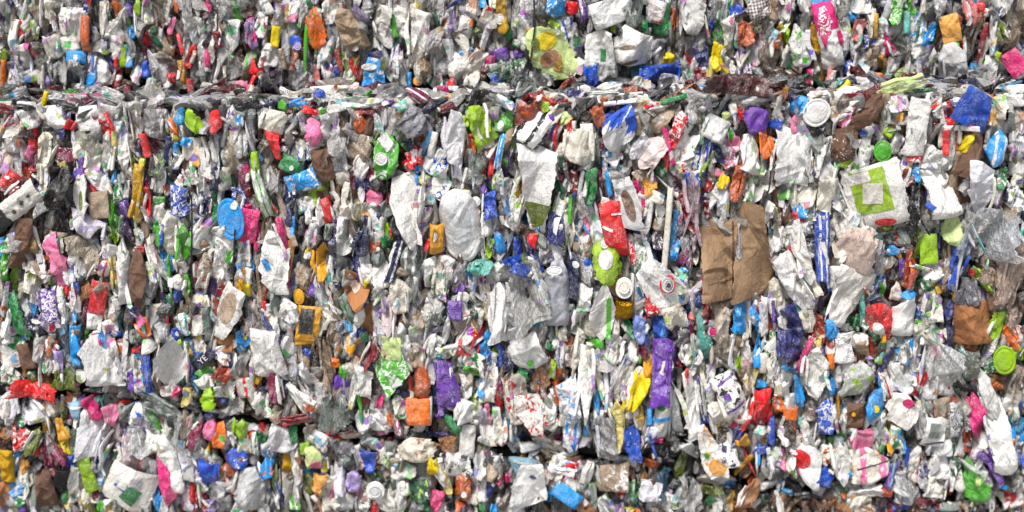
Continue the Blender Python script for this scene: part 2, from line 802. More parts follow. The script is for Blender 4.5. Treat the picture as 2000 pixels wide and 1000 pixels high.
150 280 60 300 0 C tn
200 150 60 60 0 S nv
280 200 110 80 -20 C wh
300 250 40 110 0 C wh
410 240 60 140 -12 Sr rd |crimson rounded tag on white film left of centre
370 240 50 150 0 C wh
280 360 60 220 5 F dk
260 330 40 110 0 S dk
210 330 26 110 5 L sb
160 400 40 240 -15 S mg |thin magenta twisted ribbon left of centre
185 500 26 160 0 L mg
180 640 24 120 0 L mg
330 375 60 130 5 Cr wg
350 300 80 40 0 P wh
410 370 40 90 10 S gg
455 360 36 160 5 C pu,wh,d
520 390 110 180 0 C wh
500 280 60 130 15 C cr
380 530 90 220 5 S yo |amber yellow ruffled wrapper left of centre
300 480 36 90 20 S ye
445 510 50 220 0 S nv |dark blue upright sliver right of the amber wrapper
420 540 30 180 0 C dg
510 150 80 240 0 C cr,gy,o
555 60 30 110 0 S mr
605 95 80 80 10 S in
590 240 70 110 0 C yc
640 240 50 60 20 S ol
680 170 100 90 3 Ce pk |small bright pink crushed pot left of centre
> 672 205 40 30 0 Pe wh
770 165 70 60 0 S dr
720 100 150 60 25 S dk
730 30 130 60 0 S lgn
660 30 60 60 0 S mr
700 330 50 160 0 S in,ob,o
680 320 90 200 0 C wh
755 350 40 120 -15 S lg
775 370 20 60 0 S rd
755 230 60 80 -30 S gg
875 250 150 360 -8 C wh |large crumpled white paper with fine folds left of the oval tub
850 120 90 180 0 C wh
900 340 140 160 0 C wh
900 60 80 80 0 S sb,wh,o
1040 60 150 160 20 C wh,bl,o
950 150 40 120 -20 C cr
980 260 60 80 20 C wh
960 60 60 60 0 C yc
615 420 90 180 10 S nv |navy blue folded carton in front of white left of centre
620 550 70 200 0 C wh
580 560 50 160 0 S in
680 450 60 80 0 S ob
700 465 26 26 0 De wh
800 540 90 240 20 C nv,wh,s |dark blue and white striped crushed can left of the oval tub
840 590 100 50 -35 S tn
800 640 70 60 0 S nv
720 600 100 150 -15 C wh
700 500 60 90 0 C gg
760 420 60 90 0 F gn
890 500 90 340 0 C gg,wh,s
920 600 60 330 0 F gg
850 450 60 80 0 F dgn
1040 410 80 170 0 Cr yo |pale yellow carton side beside the oval white tub
985 440 30 80 20 L rd
1170 330 240 430 -4 Ye wh |big oval white tub bottom bulging out at centre
> 1160 310 150 330 -3 Pe wt
1280 420 50 180 0 F wg
1262 188 56 56 0 D wh
1210 150 50 50 -30 S yc
1240 50 120 80 0 C gg,gy,o
1120 60 60 90 0 F dk
1000 150 50 90 0 F gy
1345 210 90 140 -5 Sq bl |blue crushed carton top just right of the oval white tub
1360 310 110 110 0 C wh
1310 120 40 60 0 S pu
1390 60 50 120 0 C wh,lg,o
1440 180 60 240 0 F gy
1400 430 60 130 -15 Se sb |bright blue crescent lid right of the oval white tub
1370 440 60 130 -10 S dk
1385 500 60 60 0 C wh
1340 440 36 140 0 C lg,wh,o
1350 30 50 70 0 S dr
1300 40 60 80 0 C ob,yc,o
1240 470 60 80 0 F dk
1080 560 90 120 0 C wh,pk,o
1085 545 16 40 0 S rd
1060 640 60 200 0 C cr,gn,o
1000 600 60 160 0 C wh,cr,o
1160 600 90 130 0 F gy
1225 580 50 130 0 S tb
1290 570 120 110 30 S tl,dk,o |dark teal green crinkled film below the oval tub
1260 640 90 80 0 S pk,wh,c
1340 700 60 100 -10 C wh,nv,s
1120 710 110 110 20 F dg
1180 700 50 90 0 S pu
1200 740 60 60 0 C wh
1140 820 90 110 0 S pu |small purple scrap pair below the oval tub
1200 810 40 90 0 C wh,nv,t
1295 810 90 110 0 F be
1230 730 60 90 0 F dk
1400 600 110 130 0 C wh
1400 830 90 300 0 C wh |long smooth white sleeve left of the clear film bag
1400 700 70 120 0 C gy
1230 900 70 200 25 C wh
1255 900 26 100 -20 S mu
1255 970 60 170 35 S rd
1330 970 60 90 0 S sb
110 550 150 300 5 C wh |long pale white carton with sky blue corner left of centre
> 62 545 34 70 -20 Pr sb
120 680 90 250 0 C gg
105 440 70 50 0 S dgn
30 640 60 300 0 C tn
55 700 22 160 0 L rb
60 810 24 110 -5 S rd
70 900 110 200 0 C wh
245 735 64 90 -5 De yo |small amber round cap above the yellow framed black box
190 820 110 120 0 C wh,gy,o |white crushed tub rim left of the yellow framed black box
190 890 120 70 0 F wh
300 890 130 200 8 Pr yo |black panel with yellow frame upright left of centre
> 290 875 80 150 8 Pr dk
360 850 60 200 0 C gy
260 620 60 130 5 C tn
330 680 70 110 0 C pu,gy,o
400 700 50 160 -8 C wh,dr,s
370 720 60 180 0 C gy
450 640 70 150 -5 C wh
420 820 60 130 -25 Cl wh
560 700 150 240 -15 Kl br |tan crumpled paper bag piece left of the centre
> 560 680 70 70 -20 Pq pb
640 880 100 230 -10 K br
595 860 50 120 20 Cl wh
620 970 60 60 0 D dgn |small dark green round cap on tan paper
620 660 50 50 20 S ye
530 830 60 200 -10 C gg,gn,s
520 620 40 90 0 C gg
525 905 50 70 -20 S tb
450 900 90 200 0 C tn,dg,o
560 950 40 120 0 C gy
720 730 110 70 0 F gy
720 800 80 110 0 F lv
690 700 30 100 0 S dr
760 850 70 220 5 Cl pw |narrow pinkish white carton piece right of the tan paper bag
740 870 26 26 0 De nv
700 900 40 180 0 C wh
830 740 130 170 0 C cr,dg,d |grimy cream carton right of the narrow pinkish one
870 860 80 90 20 K br
910 850 90 140 -25 C tn
940 900 110 200 0 C gy
1000 830 60 150 0 C wh,gg,o
1040 910 90 180 0 F gg
840 930 60 90 0 C wh
800 970 80 60 0 C wh,lg,o
720 940 40 140 0 C gy
460 480 36 100 5 C wh
30 200 70 100 0 F tn
@G
30 170 70 300 0 C wh,lg,o
145 125 190 430 0 Cy wh,gy,t |big white milk carton with lime green foot right of the oval tub
> 75 90 30 110 0 Pr wh,rd,t
> 148 265 150 140 0 Py og
260 90 36 180 -5 S dgn
280 200 36 300 0 C wh
130 400 100 110 0 C gg
120 420 80 90 -10 Tv rd |small bright red torn triangle below the milk carton with lime foot
250 350 110 170 0 S in |dark indigo crushed packet right of the small red triangle
290 330 40 110 -15 C wh
250 460 90 90 0 C wh,dk,c
320 330 50 280 0 C cr
335 230 24 160 0 L lgn
345 80 70 150 0 C dr,wh,o
395 90 26 160 0 L gy
450 105 76 200 0 C gn |upright green crumpled carton right of the lime footed milk carton
515 100 36 190 5 S mr,dk,s
555 90 28 130 0 L sb
555 20 30 50 0 S tb
610 30 80 110 0 F gy
665 200 110 260 -15 C wg |clear bent plastic frame with brown contents left of centre right
> 670 210 56 180 -15 Pe bn
735 170 60 220 -14 S mg
740 40 80 60 0 C tn,wh,o
790 50 90 120 0 K ol
840 50 90 140 0 S dgn
800 150 130 60 20 C cr
380 220 80 140 0 F gy
425 310 30 170 -6 S pk
470 300 60 240 -10 C wf
550 200 80 60 0 P wh,gy,t
585 360 130 320 -10 Cr rd |tall bright red carton with faint white lettering right of centre
> 550 340 60 14 20 Pr wh
> 600 260 60 8 0 Pr wh
690 480 44 160 -5 S rd,wh,c
680 400 60 60 0 S rd
380 170 60 90 0 F gg
370 370 30 90 0 S tb
430 470 60 170 -15 C wh,ob,o
370 460 40 120 0 K tn
400 420 30 200 0 F dg
540 530 150 270 -5 Ce li |lime green bottle with white oval label right of centre
> 540 520 84 110 0 Pe wh
> 530 430 46 60 0 De wh
> 540 400 60 40 0 D li
520 625 90 36 5 Pe wh
540 610 120 60 0 F dk
600 590 50 130 15 S li
590 690 60 110 0 S yo
645 685 100 120 0 De wh |round white lid with gold rim above the golden can
> 645 680 60 70 0 De cr
640 815 120 110 0 Mc go |golden crushed drink can below the round white lid
780 230 30 140 0 P wh,lg,s
790 260 36 180 5 L wh
850 240 50 80 0 De wh
845 320 60 70 0 S tn
840 410 50 110 0 C dv,wh,o
760 370 50 120 0 C gn,nv,o
750 180 60 60 0 C wh
770 430 36 300 -12 L wh
750 330 60 60 0 C gn
893 350 34 480 3 Lr cr |long straight white strip standing upright right of centre
930 360 34 250 3 P sb,wh,d
935 480 60 130 0 S sb,wh,o
980 170 40 110 0 S dr
1040 250 90 480 -2 F pg |long translucent pinkish film strip left of the brown cardboard box
1000 250 40 250 0 S dr,gy,o
1020 60 130 90 0 C bl,wh,o
> 1010 60 70 70 0 Pe bl
1120 90 80 80 0 C dr,wh,o
1140 110 50 40 0 S rd
1220 80 80 80 10 S ye |bright yellow scrap above the large brown cardboard box
1180 20 110 50 0 S pk
1290 80 60 200 10 S ob |rust orange crumpled strip above the large brown cardboard box
1210 200 60 150 0 C wf
1130 230 60 120 0 C dr,wh,s
1150 160 60 70 0 C wh
1350 40 90 90 0 C wh
1400 110 130 170 15 C wh,lgn,o
1440 260 70 150 15 C wh
1440 200 26 150 20 L bk
1190 525 205 450 -2 Kr cb |large brown crushed cardboard box with clear tape strip right of centre
> 1185 500 130 300 -3 Kr cb
> 1270 520 10 440 -2 Kr bn
1382 472 245 545 -3 Kz cb |brown cardboard flap folded behind the large brown box
1295 420 36 240 -10 Fr wt |narrow clear tape strip hanging over the large brown box
985 500 60 110 10 C mr,bl,o
990 600 50 90 0 S sb
980 690 60 180 0 C cr,bl,o
980 730 50 60 0 S tb
860 680 200 290 -40 Cz wh,gy,s |ribbed white paper cup with round hole and red ring
> 893 660 90 110 0 Ds rd
> 895 662 70 88 0 Ds wg
> 902 665 40 60 0 De dk
820 770 120 130 0 C rd,wh,o |shiny red crushed foil below the ribbed white cup
790 690 40 60 20 S rd
730 540 60 180 0 C wh,gg,o
660 600 60 100 0 F dk
730 700 60 300 0 C wh
90 560 170 180 -40 F bl
40 480 50 200 0 C bl
80 540 70 100 0 F og
70 590 190 60 30 S bl |curved deep blue scrap above the clear bag left of the grey jug
100 720 180 320 -10 F wg |big crumpled clear plastic bag left of the grey jug
40 850 160 300 -25 F wt
140 930 90 160 0 F gy
260 720 150 380 -2 Bg gp |large grey translucent plastic jug right of centre
> 240 580 90 50 0 De wh
200 480 80 120 0 F wg
350 620 80 260 0 C nv |dark navy crushed carton right of the grey jug
> 365 545 40 40 0 Pe wh
430 600 60 230 -15 F wg
440 640 60 180 0 F gy
400 830 70 330 4 C wh
330 840 60 120 0 C gg,nv,o
330 860 36 50 0 S dr
460 760 90 110 20 C gy
520 830 120 320 3 Cl wh |white crushed carton with green edge left of the golden can
> 555 860 26 250 0 Lr lgn
480 970 110 60 10 S lgn
590 920 60 120 -10 C wh
680 920 60 170 -30 S gn
740 930 80 160 0 C pe |periwinkle blue crushed sleeve above the purple panel
860 900 110 150 0 C bl,sb,o
760 880 30 50 0 S rd
940 860 110 130 -20 C cr |cream curled board beneath the ribbed cup
950 930 70 90 0 S dv
1000 900 36 200 0 S in
1040 880 44 220 0 S mr,sm,b
1085 920 44 240 -12 L tl
1110 800 60 120 0 F dr,gy,o
1060 750 70 130 0 C gy
1190 820 130 130 0 F tn
1200 900 90 200 0 C be |beige crushed bottle under the large brown box
> 1140 925 40 50 0 De mg
1150 920 60 100 0 C wh,mg,o
1310 850 90 200 -3 S sb |bright blue crushed sleeve under the brown box
1300 960 60 120 20 C cr
1410 890 60 230 -6 S sb
1355 850 40 220 0 C cr
1410 770 50 100 0 C mr,wh,o
1450 850 40 200 0 C wh
1100 640 60 80 0 F dg
50 950 150 90 10 C wg
240 960 60 90 0 F gg
290 960 50 80 0 C cr
@H
45 110 50 260 -12 K bn
90 230 60 200 -25 K bn
100 50 90 110 0 C wh
100 110 70 120 0 P lgn
170 100 80 270 0 C wh,gy,t
250 80 100 230 15 C cr
180 220 90 130 0 C sb,wh,o
160 290 90 90 0 S rd
30 360 60 260 0 C wh,gy,o
20 310 36 90 0 S dk
60 400 60 130 0 C wh
240 240 50 130 0 C gg
330 170 90 200 5 C cr |cream crushed carton above the tall bright blue strip
> 305 250 44 20 20 Pr dk
320 450 80 390 -5 Cr bl,wh,s |tall bright blue lettered carton strip right of the brown box
340 620 40 160 -10 S bl
400 150 90 330 -8 C wh
390 400 60 200 0 C cr
430 320 110 160 0 C wh
620 160 330 360 -15 Cr wh |white plastic jug with lime green printed label at the right
> 590 130 200 250 -17 Pr li
> 520 60 120 60 -20 Pr wh,rd,d
> 600 140 110 120 -5 Pr wh,mu,d
> 680 300 120 46 -8 Pe rd
620 330 160 110 -40 F og
760 200 80 110 0 F wh
830 120 120 120 0 F bk
840 230 60 320 5 F bk |jagged black film strip right of the lime labelled jug
780 60 110 90 0 C dr,wh,o
500 470 220 260 10 Cg pb |cream flattened carton with pointed flap below the lime labelled jug
590 380 100 130 -50 C wh
430 480 60 160 0 C wh
210 350 60 90 0 C wh
240 420 90 180 -20 F bk
200 480 60 330 -18 C wh |slim white crushed carton left of the tall blue strip
230 560 50 300 -15 C cr
120 390 60 120 0 C wh,tn,o
70 490 110 80 0 F bk
130 470 40 30 0 S rd
150 520 40 150 -20 C rb,wh,s
160 660 120 330 -25 C wh |large white crushed carton leaning left below the jug
90 560 110 170 -30 C wg
50 760 90 240 0 C cr
30 820 20 130 0 L pu
80 850 60 200 0 C wh
140 900 130 230 -20 F in |dark blue crumpled film at the right under leaning white carton
200 860 70 170 -10 C cr
170 800 90 60 -60 S wh,bl,o
250 780 80 150 0 C wh,gy,o
320 720 60 200 0 F dv
450 740 180 300 20 Cq wh |smooth white crushed bottle base right of the leaning white carton
400 620 110 110 0 C wh
370 920 80 130 -10 S sb |sky blue base under the smooth white crushed bottle
300 920 60 180 0 C rb,tn,o
430 950 90 90 0 C dg,wh,o
480 890 90 90 0 F gn
560 660 50 180 0 S ob
560 560 110 60 -30 C gg
590 640 90 120 0 C wh,pu,o
600 470 90 130 0 F gy
680 420 90 130 0 F dg
740 380 120 110 0 C gg,dk,o
720 470 60 60 -20 S sb
750 490 36 70 0 S yo
810 460 80 70 30 C nv,wh,t
810 580 60 220 3 S rb,or,o |reddish brown snack wrapper upright in the right quarter
770 560 40 140 0 S pu,tn,o
720 520 90 110 0 F bk
700 620 70 150 0 F dk
860 370 40 110 10 S rd,wh,o
870 540 50 200 0 F bk
650 860 160 190 -10 Ce rd,wh,d |red spotted crushed cup in the right quarter
> 640 930 60 110 -20 Pe wh
690 940 50 160 10 C rd,wh,d
600 920 50 170 -15 S dgn
540 800 30 200 0 F tl
670 970 24 60 0 L yo
800 840 150 260 3 B wh |white crushed bottle with blue cap ring in the right quarter
> 800 720 90 40 -10 Pe sb
740 710 60 90 0 C cr
870 850 36 120 0 C bl,wh,s
920 40 190 90 10 C wh
850 30 50 90 0 C sb,wh,o
930 170 60 90 20 S bl
1010 160 170 230 -10 Cr wh |large white carton with blue edge at the right
> 920 205 50 30 40 Pr bl
1060 60 60 180 0 K tn
1120 90 90 230 0 K bn
1150 100 60 110 0 C gy
1220 120 130 290 3 C lw |pale white crumpled sleeve with faint green print at the right
1210 60 120 110 0 C wh
1335 60 80 110 0 C gn,wh,o |green and white crushed scrap at the upper right of the middle bale
1330 160 90 120 0 C lw
1390 130 50 120 0 C nv,wh,o
1440 60 60 90 0 C cr
1430 170 90 130 0 C wh,gg,o
1450 60 40 60 30 S nv
1400 260 60 120 0 C tn
940 320 120 90 0 F gy
925 460 100 170 -5 Pr lg |lime green and navy panel right of the reddish brown wrapper
970 430 44 170 -5 S in
930 570 80 80 20 P wh
1060 350 120 170 5 Ce lc |pale lime crumpled ball above the bright blue pennant
1080 550 90 290 8 Sy bl |bright blue pointed film hanging like a pennant at the right
1030 560 44 240 0 F tn
980 620 110 120 30 C wh,dk,o
> 975 632 36 50 10 De in
910 670 80 130 -30 F gn
990 690 60 50 -20 S mu
1250 380 290 280 -10 F wt |wide glossy clear film crumpled at the right edge area
1170 480 110 90 0 F gy
1400 430 110 230 0 F wt
1180 360 110 200 10 F wg
1240 510 80 80 0 F dk
1130 620 90 90 0 F dg
1170 595 44 44 0 S rd
1160 720 170 180 -10 F st |dark grey rubbery film piece below the clear film at the right
1230 640 40 180 -30 S lg,dr,o
1080 740 50 60 20 S yo
1280 580 150 180 0 F mb
1400 600 130 340 10 F mb |pale brownish translucent film sheet at the right edge
1330 760 90 160 0 F mb
1420 800 110 220 0 F mb
1180 890 210 230 -5 K br |tan cardboard piece creased with red lines at the right
1270 820 60 220 20 K bn
1130 800 60 90 30 C dr,wh,c
1060 800 90 150 20 S in
1040 920 36 200 -5 S nv
940 790 90 160 0 C cr
960 760 50 130 -30 S lgn
920 890 130 110 0 C cr,lgn,o
960 950 130 100 0 C cr
1310 910 90 170 15 C lg |lime green crushed tray piece in the lower right corner area
1390 960 70 180 -25 S or
1420 930 60 180 -20 C wh,rd,s
1370 870 40 70 0 S og
860 950 60 110 0 C wh,gy,o
@I
30 80 90 170 0 P wh
95 120 70 110 0 De pw
140 110 80 150 -15 K bn |small brown crumpled paper knot above the red folded sheet
90 30 100 80 0 S gn
180 215 40 50 0 S gn
60 230 110 80 20 C wh,gn,c
130 260 60 130 -30 C lw
40 180 60 60 0 C wh
220 70 60 130 0 C gy
275 60 50 110 0 C tn,or,o
320 60 40 60 0 S dr
270 140 60 100 0 C wh,gn,o
340 140 60 140 -5 S lv |lavender purple drip shaped film in the lower left
430 80 90 180 5 Sq sb |bright blue crushed bottle body at the lower left above the seam
> 465 120 70 14 15 Lr bk
510 100 60 110 20 C tn
570 130 170 270 -10 C wh |large white ruffled carton above the lower left seam
560 20 60 50 0 S mg
610 60 120 90 0 C wh
700 50 36 90 5 S ob
780 70 50 40 0 S rd
700 150 70 130 5 S pu,wh,b
755 255 64 120 -8 S pu |small purple tag above the lower left seam
750 170 60 150 5 C wh
800 190 60 230 0 C cr,tn,s
845 220 56 230 -5 C bl,dk,s |narrow blue bottle with dark bands left of the white fibrous carton
900 100 60 170 0 F dg
900 240 50 120 0 K tn
840 50 60 90 0 Ce wh
985 150 160 290 8 Cl wh |white leaf shaped fibrous carton above the lower left seam
1045 90 56 160 -10 S lg
1085 180 60 160 10 S pu
1120 50 130 110 0 C cr,sb,o
1135 90 110 36 5 P mu
1170 120 140 70 -40 Pr nv |dark blue scrap with white lettering in the lower left
> 1168 120 0 50 -40 X wh,YE
1190 190 130 60 0 C lgn,wh,o
1230 90 60 60 0 F lv
1290 40 110 80 0 K br
1300 100 130 110 20 C wh
1280 220 110 90 40 S rb |orange red folded flap in the lower left above the seam
1320 140 30 80 0 S nv
1390 40 60 90 0 C sb
1400 30 90 60 0 S sb
1420 120 80 200 20 F wg
1410 290 110 120 5 P wh,rd,s
1455 220 40 90 0 S ye
1130 260 60 120 0 S tb
1200 250 110 80 0 C wh,gy,o
1195 360 80 130 0 Se lg |lime green rumpled blob in front of the lower left seam
1290 310 110 80 0 C wh,lgn,o
1070 340 60 120 10 S yc,br,o
1010 320 60 90 30 C mg,rd,o
950 310 60 60 0 C cr
380 250 180 110 15 F og |olive grey rounded film over the lower left seam
460 220 70 80 0 De wh
440 290 20 90 10 L mu
600 290 40 230 95 F dg
660 340 40 230 95 F dk
560 330 30 200 100 F bk
205 312 270 95 8 Fr rd |wide red folded sheet lying on the lower left seam
290 330 110 110 30 Ft dr
40 270 60 110 70 F dk
60 380 120 130 0 C lw
40 430 90 150 0 C wh,dr,d
180 420 110 130 -20 C lw
255 460 56 180 -8 S yo
120 480 60 60 0 S gn,wh,o
310 420 80 120 10 C cr
350 530 70 140 -15 S yo |bright yellow crushed wrapper in the bottom bale at left
370 630 90 110 -10 S ye
370 480 70 60 20 F bn
430 420 90 110 0 U gb |small pale blue cup with dark contents in the bottom bale
> 430 400 90 20 0 Pe wh
415 360 90 70 0 S ob
370 430 40 60 0 S og
460 370 50 60 0 S pu
525 410 100 140 -15 C mg |magenta crumpled wrapper beside the pale blue cup
560 380 60 80 0 S tl
620 360 70 80 0 C gg
700 380 30 110 70 S rd
640 455 100 130 0 C pk |pink crushed scrap ball in the bottom bale at left
710 440 80 100 0 C gg,dk,o
790 420 60 70 0 C wh,bl,o
790 470 130 90 0 C wh
790 520 120 70 0 S in,wh,o
520 570 150 230 15 C lw |blueish white crushed tub in the bottom bale
560 540 100 90 0 C wh
640 560 110 130 0 F pw
590 640 60 80 0 S rb
480 500 60 100 20 C wh
1000 360 50 260 105 F gy
900 380 60 260 115 F gg |grey green film strips arching under the lower left seam
950 420 40 230 120 F wg
870 430 60 200 -20 C gg
890 500 70 170 -15 S lgn,gg,o
960 470 90 130 0 F gg
1000 520 100 150 0 F gy |grey clouded plastic bottle in the bottom bale
900 560 110 150 -20 C wh
1070 500 60 150 10 F be
1120 420 60 120 -60 F bk
1230 440 60 200 88 F dk
1350 420 60 160 80 F gy
1110 570 80 180 25 S mr |wine red angular scrap in the bottom bale
1070 560 60 110 20 C lw
1200 540 80 120 10 Ce pk |small rosy pink balloon like scrap in the bottom bale
1260 560 90 150 10 S or |orange torn scrap beside the rosy pink one
> 1275 580 36 40 0 Pe lgn
1320 590 90 110 0 C wh
1330 500 60 50 0 C gg
1380 530 90 130 10 S lg |lime coloured curly scrap right of the orange torn scrap
1440 555 60 40 -20 S rd
1400 620 60 90 0 S cr,yc,o
1450 610 60 120 0 C wh,gn,s
60 560 110 60 30 K br
120 590 90 140 10 C rd,wh,c |red crushed carton left of the olive green strip
185 600 80 210 25 Sl og |olive green leaf shaped strip in the bottom left
210 655 90 60 0 C rd
300 650 130 180 -10 F mr |maroon glossy crumpled wrapper in the bottom left
300 750 110 110 0 C dr,wh,d
200 720 150 90 0 F dg
30 740 80 200 0 K mu |mustard brown cardboard at the bottom left edge
40 900 110 160 -10 K br
90 720 40 140 5 S sb
80 870 90 110 0 C sb,gy,o
130 740 50 110 0 S ol
130 860 60 200 0 C wh,gn,o
120 950 60 80 0 S gn
120 985 60 40 0 S pu
410 710 60 110 -10 S bl
260 870 110 230 -5 K bn |brown folded cardboard standing in the bottom left
340 850 80 230 20 Kr dk |dark charcoal board next to the brown cardboard in the bottom left
200 880 40 200 0 K gg
370 900 40 90 0 S gn
430 590 60 130 0 C gg,gn,o
460 530 50 90 0 S dgn
500 790 80 210 -12 Pr lg |lime green box panel leaning in the bottom left
535 770 30 170 -12 Pr dk
570 750 70 200 0 C sb,wh,o
430 850 60 200 0 C wh,gy,o
400 930 60 120 15 S yc
520 910 110 80 0 P wh
480 950 90 110 0 C cr
575 905 30 40 0 S nv
580 970 50 80 0 S lgn
680 700 90 190 0 C wh
690 690 60 110 5 Pr dgn
780 640 130 300 0 F pw
820 600 110 150 0 F wg |hazy clear plastic bottle with red base in the bottom bale
820 740 80 60 0 De sm
> 830 700 40 30 0 Pe rd
740 870 290 260 30 Pr wh |white sheet with a green diamond at the bottom left
> 642 962 0 44 -5 X dk,03
> 748 902 94 110 38 Pr gn
> 700 830 70 60 30 Pr wh,bl,o
> 790 820 60 50 30 Pr gy
640 970 90 80 0 C wh,dk,t
820 950 110 120 0 C cr
850 820 80 90 0 F dk
970 730 110 340 -10 Cr wh |white carton behind the jagged magenta panel
945 790 100 320 -14 Pq mg |jagged magenta panel on white carton in the bottom bale
900 930 50 150 0 S sb
870 770 60 130 0 C lw
1050 750 70 90 0 C sb,wh,o
1080 700 80 120 0 C lw
1110 640 110 120 0 C wh,pu,d
1130 720 60 150 0 F lv
1190 700 120 60 75 P wh
1200 780 120 130 0 C bl,pu,o |blue violet crushed packet in the bottom bale
1140 810 60 80 0 S lv
1040 900 110 180 0 C lw
1150 850 60 90 -30 C wh,tl,o
1110 940 60 110 0 S mg,wh,o
1160 920 60 70 0 S dr
1180 970 50 60 0 S rd
1240 880 100 120 0 C gy
1230 960 90 80 0 C lv,gn,o
1360 700 130 110 0 Ce bl,wh,o |blue and white round crushed cup in the bottom bale
1310 800 110 120 30 P wh,rd,s
1300 920 60 80 0 S nv
1330 880 60 60 0 C wh
1320 910 24 40 0 S rd
1410 860 130 200 10 Cg wg |pale grey milk carton with gable in the bottom bale
1440 950 30 130 5 Kr mu
1460 750 40 90 0 S dp,wh,o
1010 620 110 90 -60 C wh
1380 960 90 90 0 C lw
@J
60 100 150 260 -5 Cq wh |large smooth white crushed carton above the lower centre left
100 290 80 180 -10 S mr |plum folded sleeve below the smooth white carton
145 280 24 150 0 S bl
15 200 40 130 0 S mu
35 305 40 40 0 S nv
40 370 90 110 0 C wh
60 430 60 60 0 De wh
90 440 120 60 5 F be
180 130 90 250 0 F lw
190 50 80 110 0 C wh
300 20 130 40 5 Pr yo
290 90 60 60 0 S bl
330 120 50 150 -5 S dk
270 110 60 150 0 K tn
310 260 100 220 -20 C wh,gy,o
210 280 80 190 0 F dk
240 350 50 200 -30 C wh
265 340 60 150 -20 S dr
320 390 60 110 0 S ob,wh,o
400 150 90 290 0 F tn
420 80 60 110 0 F dk
440 200 90 200 0 F tn
450 150 50 60 20 S or
470 60 40 60 0 C br
500 210 40 110 10 S lgn
490 300 60 160 5 C wh,pu,b
380 350 70 160 0 C gy
450 440 150 190 0 F gg |greyish green crumpled clear film at lower centre left
520 400 90 120 0 F gg
530 60 60 130 0 C gy
560 150 60 90 0 C tn,dr,d
620 10 110 50 0 S br
650 110 80 180 20 S dr |dark crimson wedge left of the green diamond wrapper
710 60 60 180 -15 C pw
740 60 24 110 0 S mr
625 200 50 80 0 S sb
620 260 90 150 0 C wh |white crushed sleeve above the small red and black stack
560 300 40 180 0 C wh
640 370 60 70 0 Pr dr
640 400 30 60 0 Pr dk
710 370 44 80 0 S mg
620 470 90 110 0 C wh
700 470 110 130 0 C wh
780 180 220 360 8 Cd lgn,wh,c |large green and white lattice wrapper shaped like a diamond at lower centre
> 780 60 110 140 0 Tr lc
> 800 250 90 90 20 Pd wh,lgn,o
860 90 60 200 0 C wh
880 100 30 200 0 F dk
930 110 70 110 5 C tn,wh,o
950 250 90 220 -5 Ce ob |rust orange crushed tube above the orange square card
890 300 30 170 0 S rd
930 430 140 160 -2 Pr or |orange square card with vertical crease at lower centre
1000 420 24 170 0 L wh
1010 330 30 120 0 F dk
1010 150 60 200 0 C gy
850 330 60 60 20 S nv
850 400 60 90 20 C wh
780 470 60 90 -10 S or
800 500 50 130 -20 S pk,wh,s
850 520 60 60 0 C wh
720 540 60 40 0 C pk
830 400 90 120 0 C cr,gn,o
1095 270 150 270 -5 Cz pu |large purple crumpled bag at lower centre
1080 430 90 90 0 S pu
> 1066 420 30 30 0 De lv
1130 390 60 60 30 Ce wh
1060 170 60 110 0 S pu
1130 500 70 130 -35 Se gn |green leaf shaped cap below the purple crumpled bag
1020 60 90 130 0 C wh,gg,o
1100 90 110 80 0 C wh,gg,o
1000 40 50 120 15 C wh
1180 60 60 110 10 S rd
1210 60 60 80 0 C wh,pw,o
1250 50 60 130 15 S rd
1230 150 150 130 0 C wh,gn,o
1240 190 90 50 0 C lgn,cr,o
1320 70 90 110 0 S sb
1350 120 60 90 0 C bl,wh,o
1390 70 70 60 -20 S lg
1340 220 80 270 5 C wh
1260 350 50 140 0 S lg
1290 290 40 110 0 C sb
1200 300 60 110 0 C wh
1210 430 100 120 0 C wh |small round white crushed bottle left of the pink scrap
1260 450 60 90 0 C wh
1330 440 40 130 -8 S pk
1290 450 50 110 5 F lv
1385 460 50 100 10 C wh
1400 270 50 170 0 S mr
1430 150 110 100 -30 S nv
1450 270 50 130 0 C tn,wh,s
1450 400 50 150 0 C cr,gy,s
200 480 50 220 75 F dr |long dark red strip lying on the lower seam left of centre
40 530 70 90 0 S rd
30 590 60 60 0 S gn
340 520 110 60 0 C be
600 550 40 260 95 F be
700 570 40 300 98 F dk
900 560 60 180 88 F gg,dk,o
1040 550 50 150 88 F in
930 535 60 60 0 De dg
150 590 140 140 0 C lw |pale grey sheet with green corner under the lower seam
> 215 570 50 110 0 Pq gn
350 600 110 110 10 C wh
430 570 60 110 20 C wh,rd,b
510 560 50 120 85 S rd,wh,o
500 640 170 80 -10 F st |flat slate blue tray with dark rim under the lower seam
640 600 130 90 0 C wh
650 710 110 130 -5 Ty bl |blue triangular label on a white cup under the lower seam
590 690 50 130 0 C wh
780 600 40 70 -30 S dr
740 690 60 90 20 C wh
920 650 210 150 -10 Ce cr,br,o |cream crumpled paper bundle under the lower seam
770 650 60 90 0 C gg
825 700 50 90 20 C wh,rd,o
1215 600 90 190 5 P wh |crisp white folded corner hanging over the lower seam
1100 620 110 90 0 F br |brown knotted scrap under the lower seam
1160 560 80 160 -10 C wh
1330 560 90 110 0 C wh
1400 560 110 110 0 C cr
1300 640 60 60 0 S gn
1320 600 60 110 60 F tn
60 650 90 90 0 C gy,sb,o
60 750 90 120 0 S sb,or,o |small sky blue crumpled scrap in the bottom bale at centre left
40 870 90 200 0 C wg
75 885 40 40 0 S nv
110 790 40 180 5 S og
130 900 50 170 -5 C bl,wh,s
180 730 60 170 0 K mu
220 720 60 160 10 C wh
230 700 60 60 0 F br
280 640 60 70 0 S lg
330 700 110 140 0 C lc,pk,o |small pale lime and pink crushed cup in the bottom bale
> 345 735 70 60 0 Pe pk
400 730 60 90 0 S ye
350 840 90 110 20 C ol |apricot crumpled scrap in the bottom bale
240 850 50 250 5 C gy
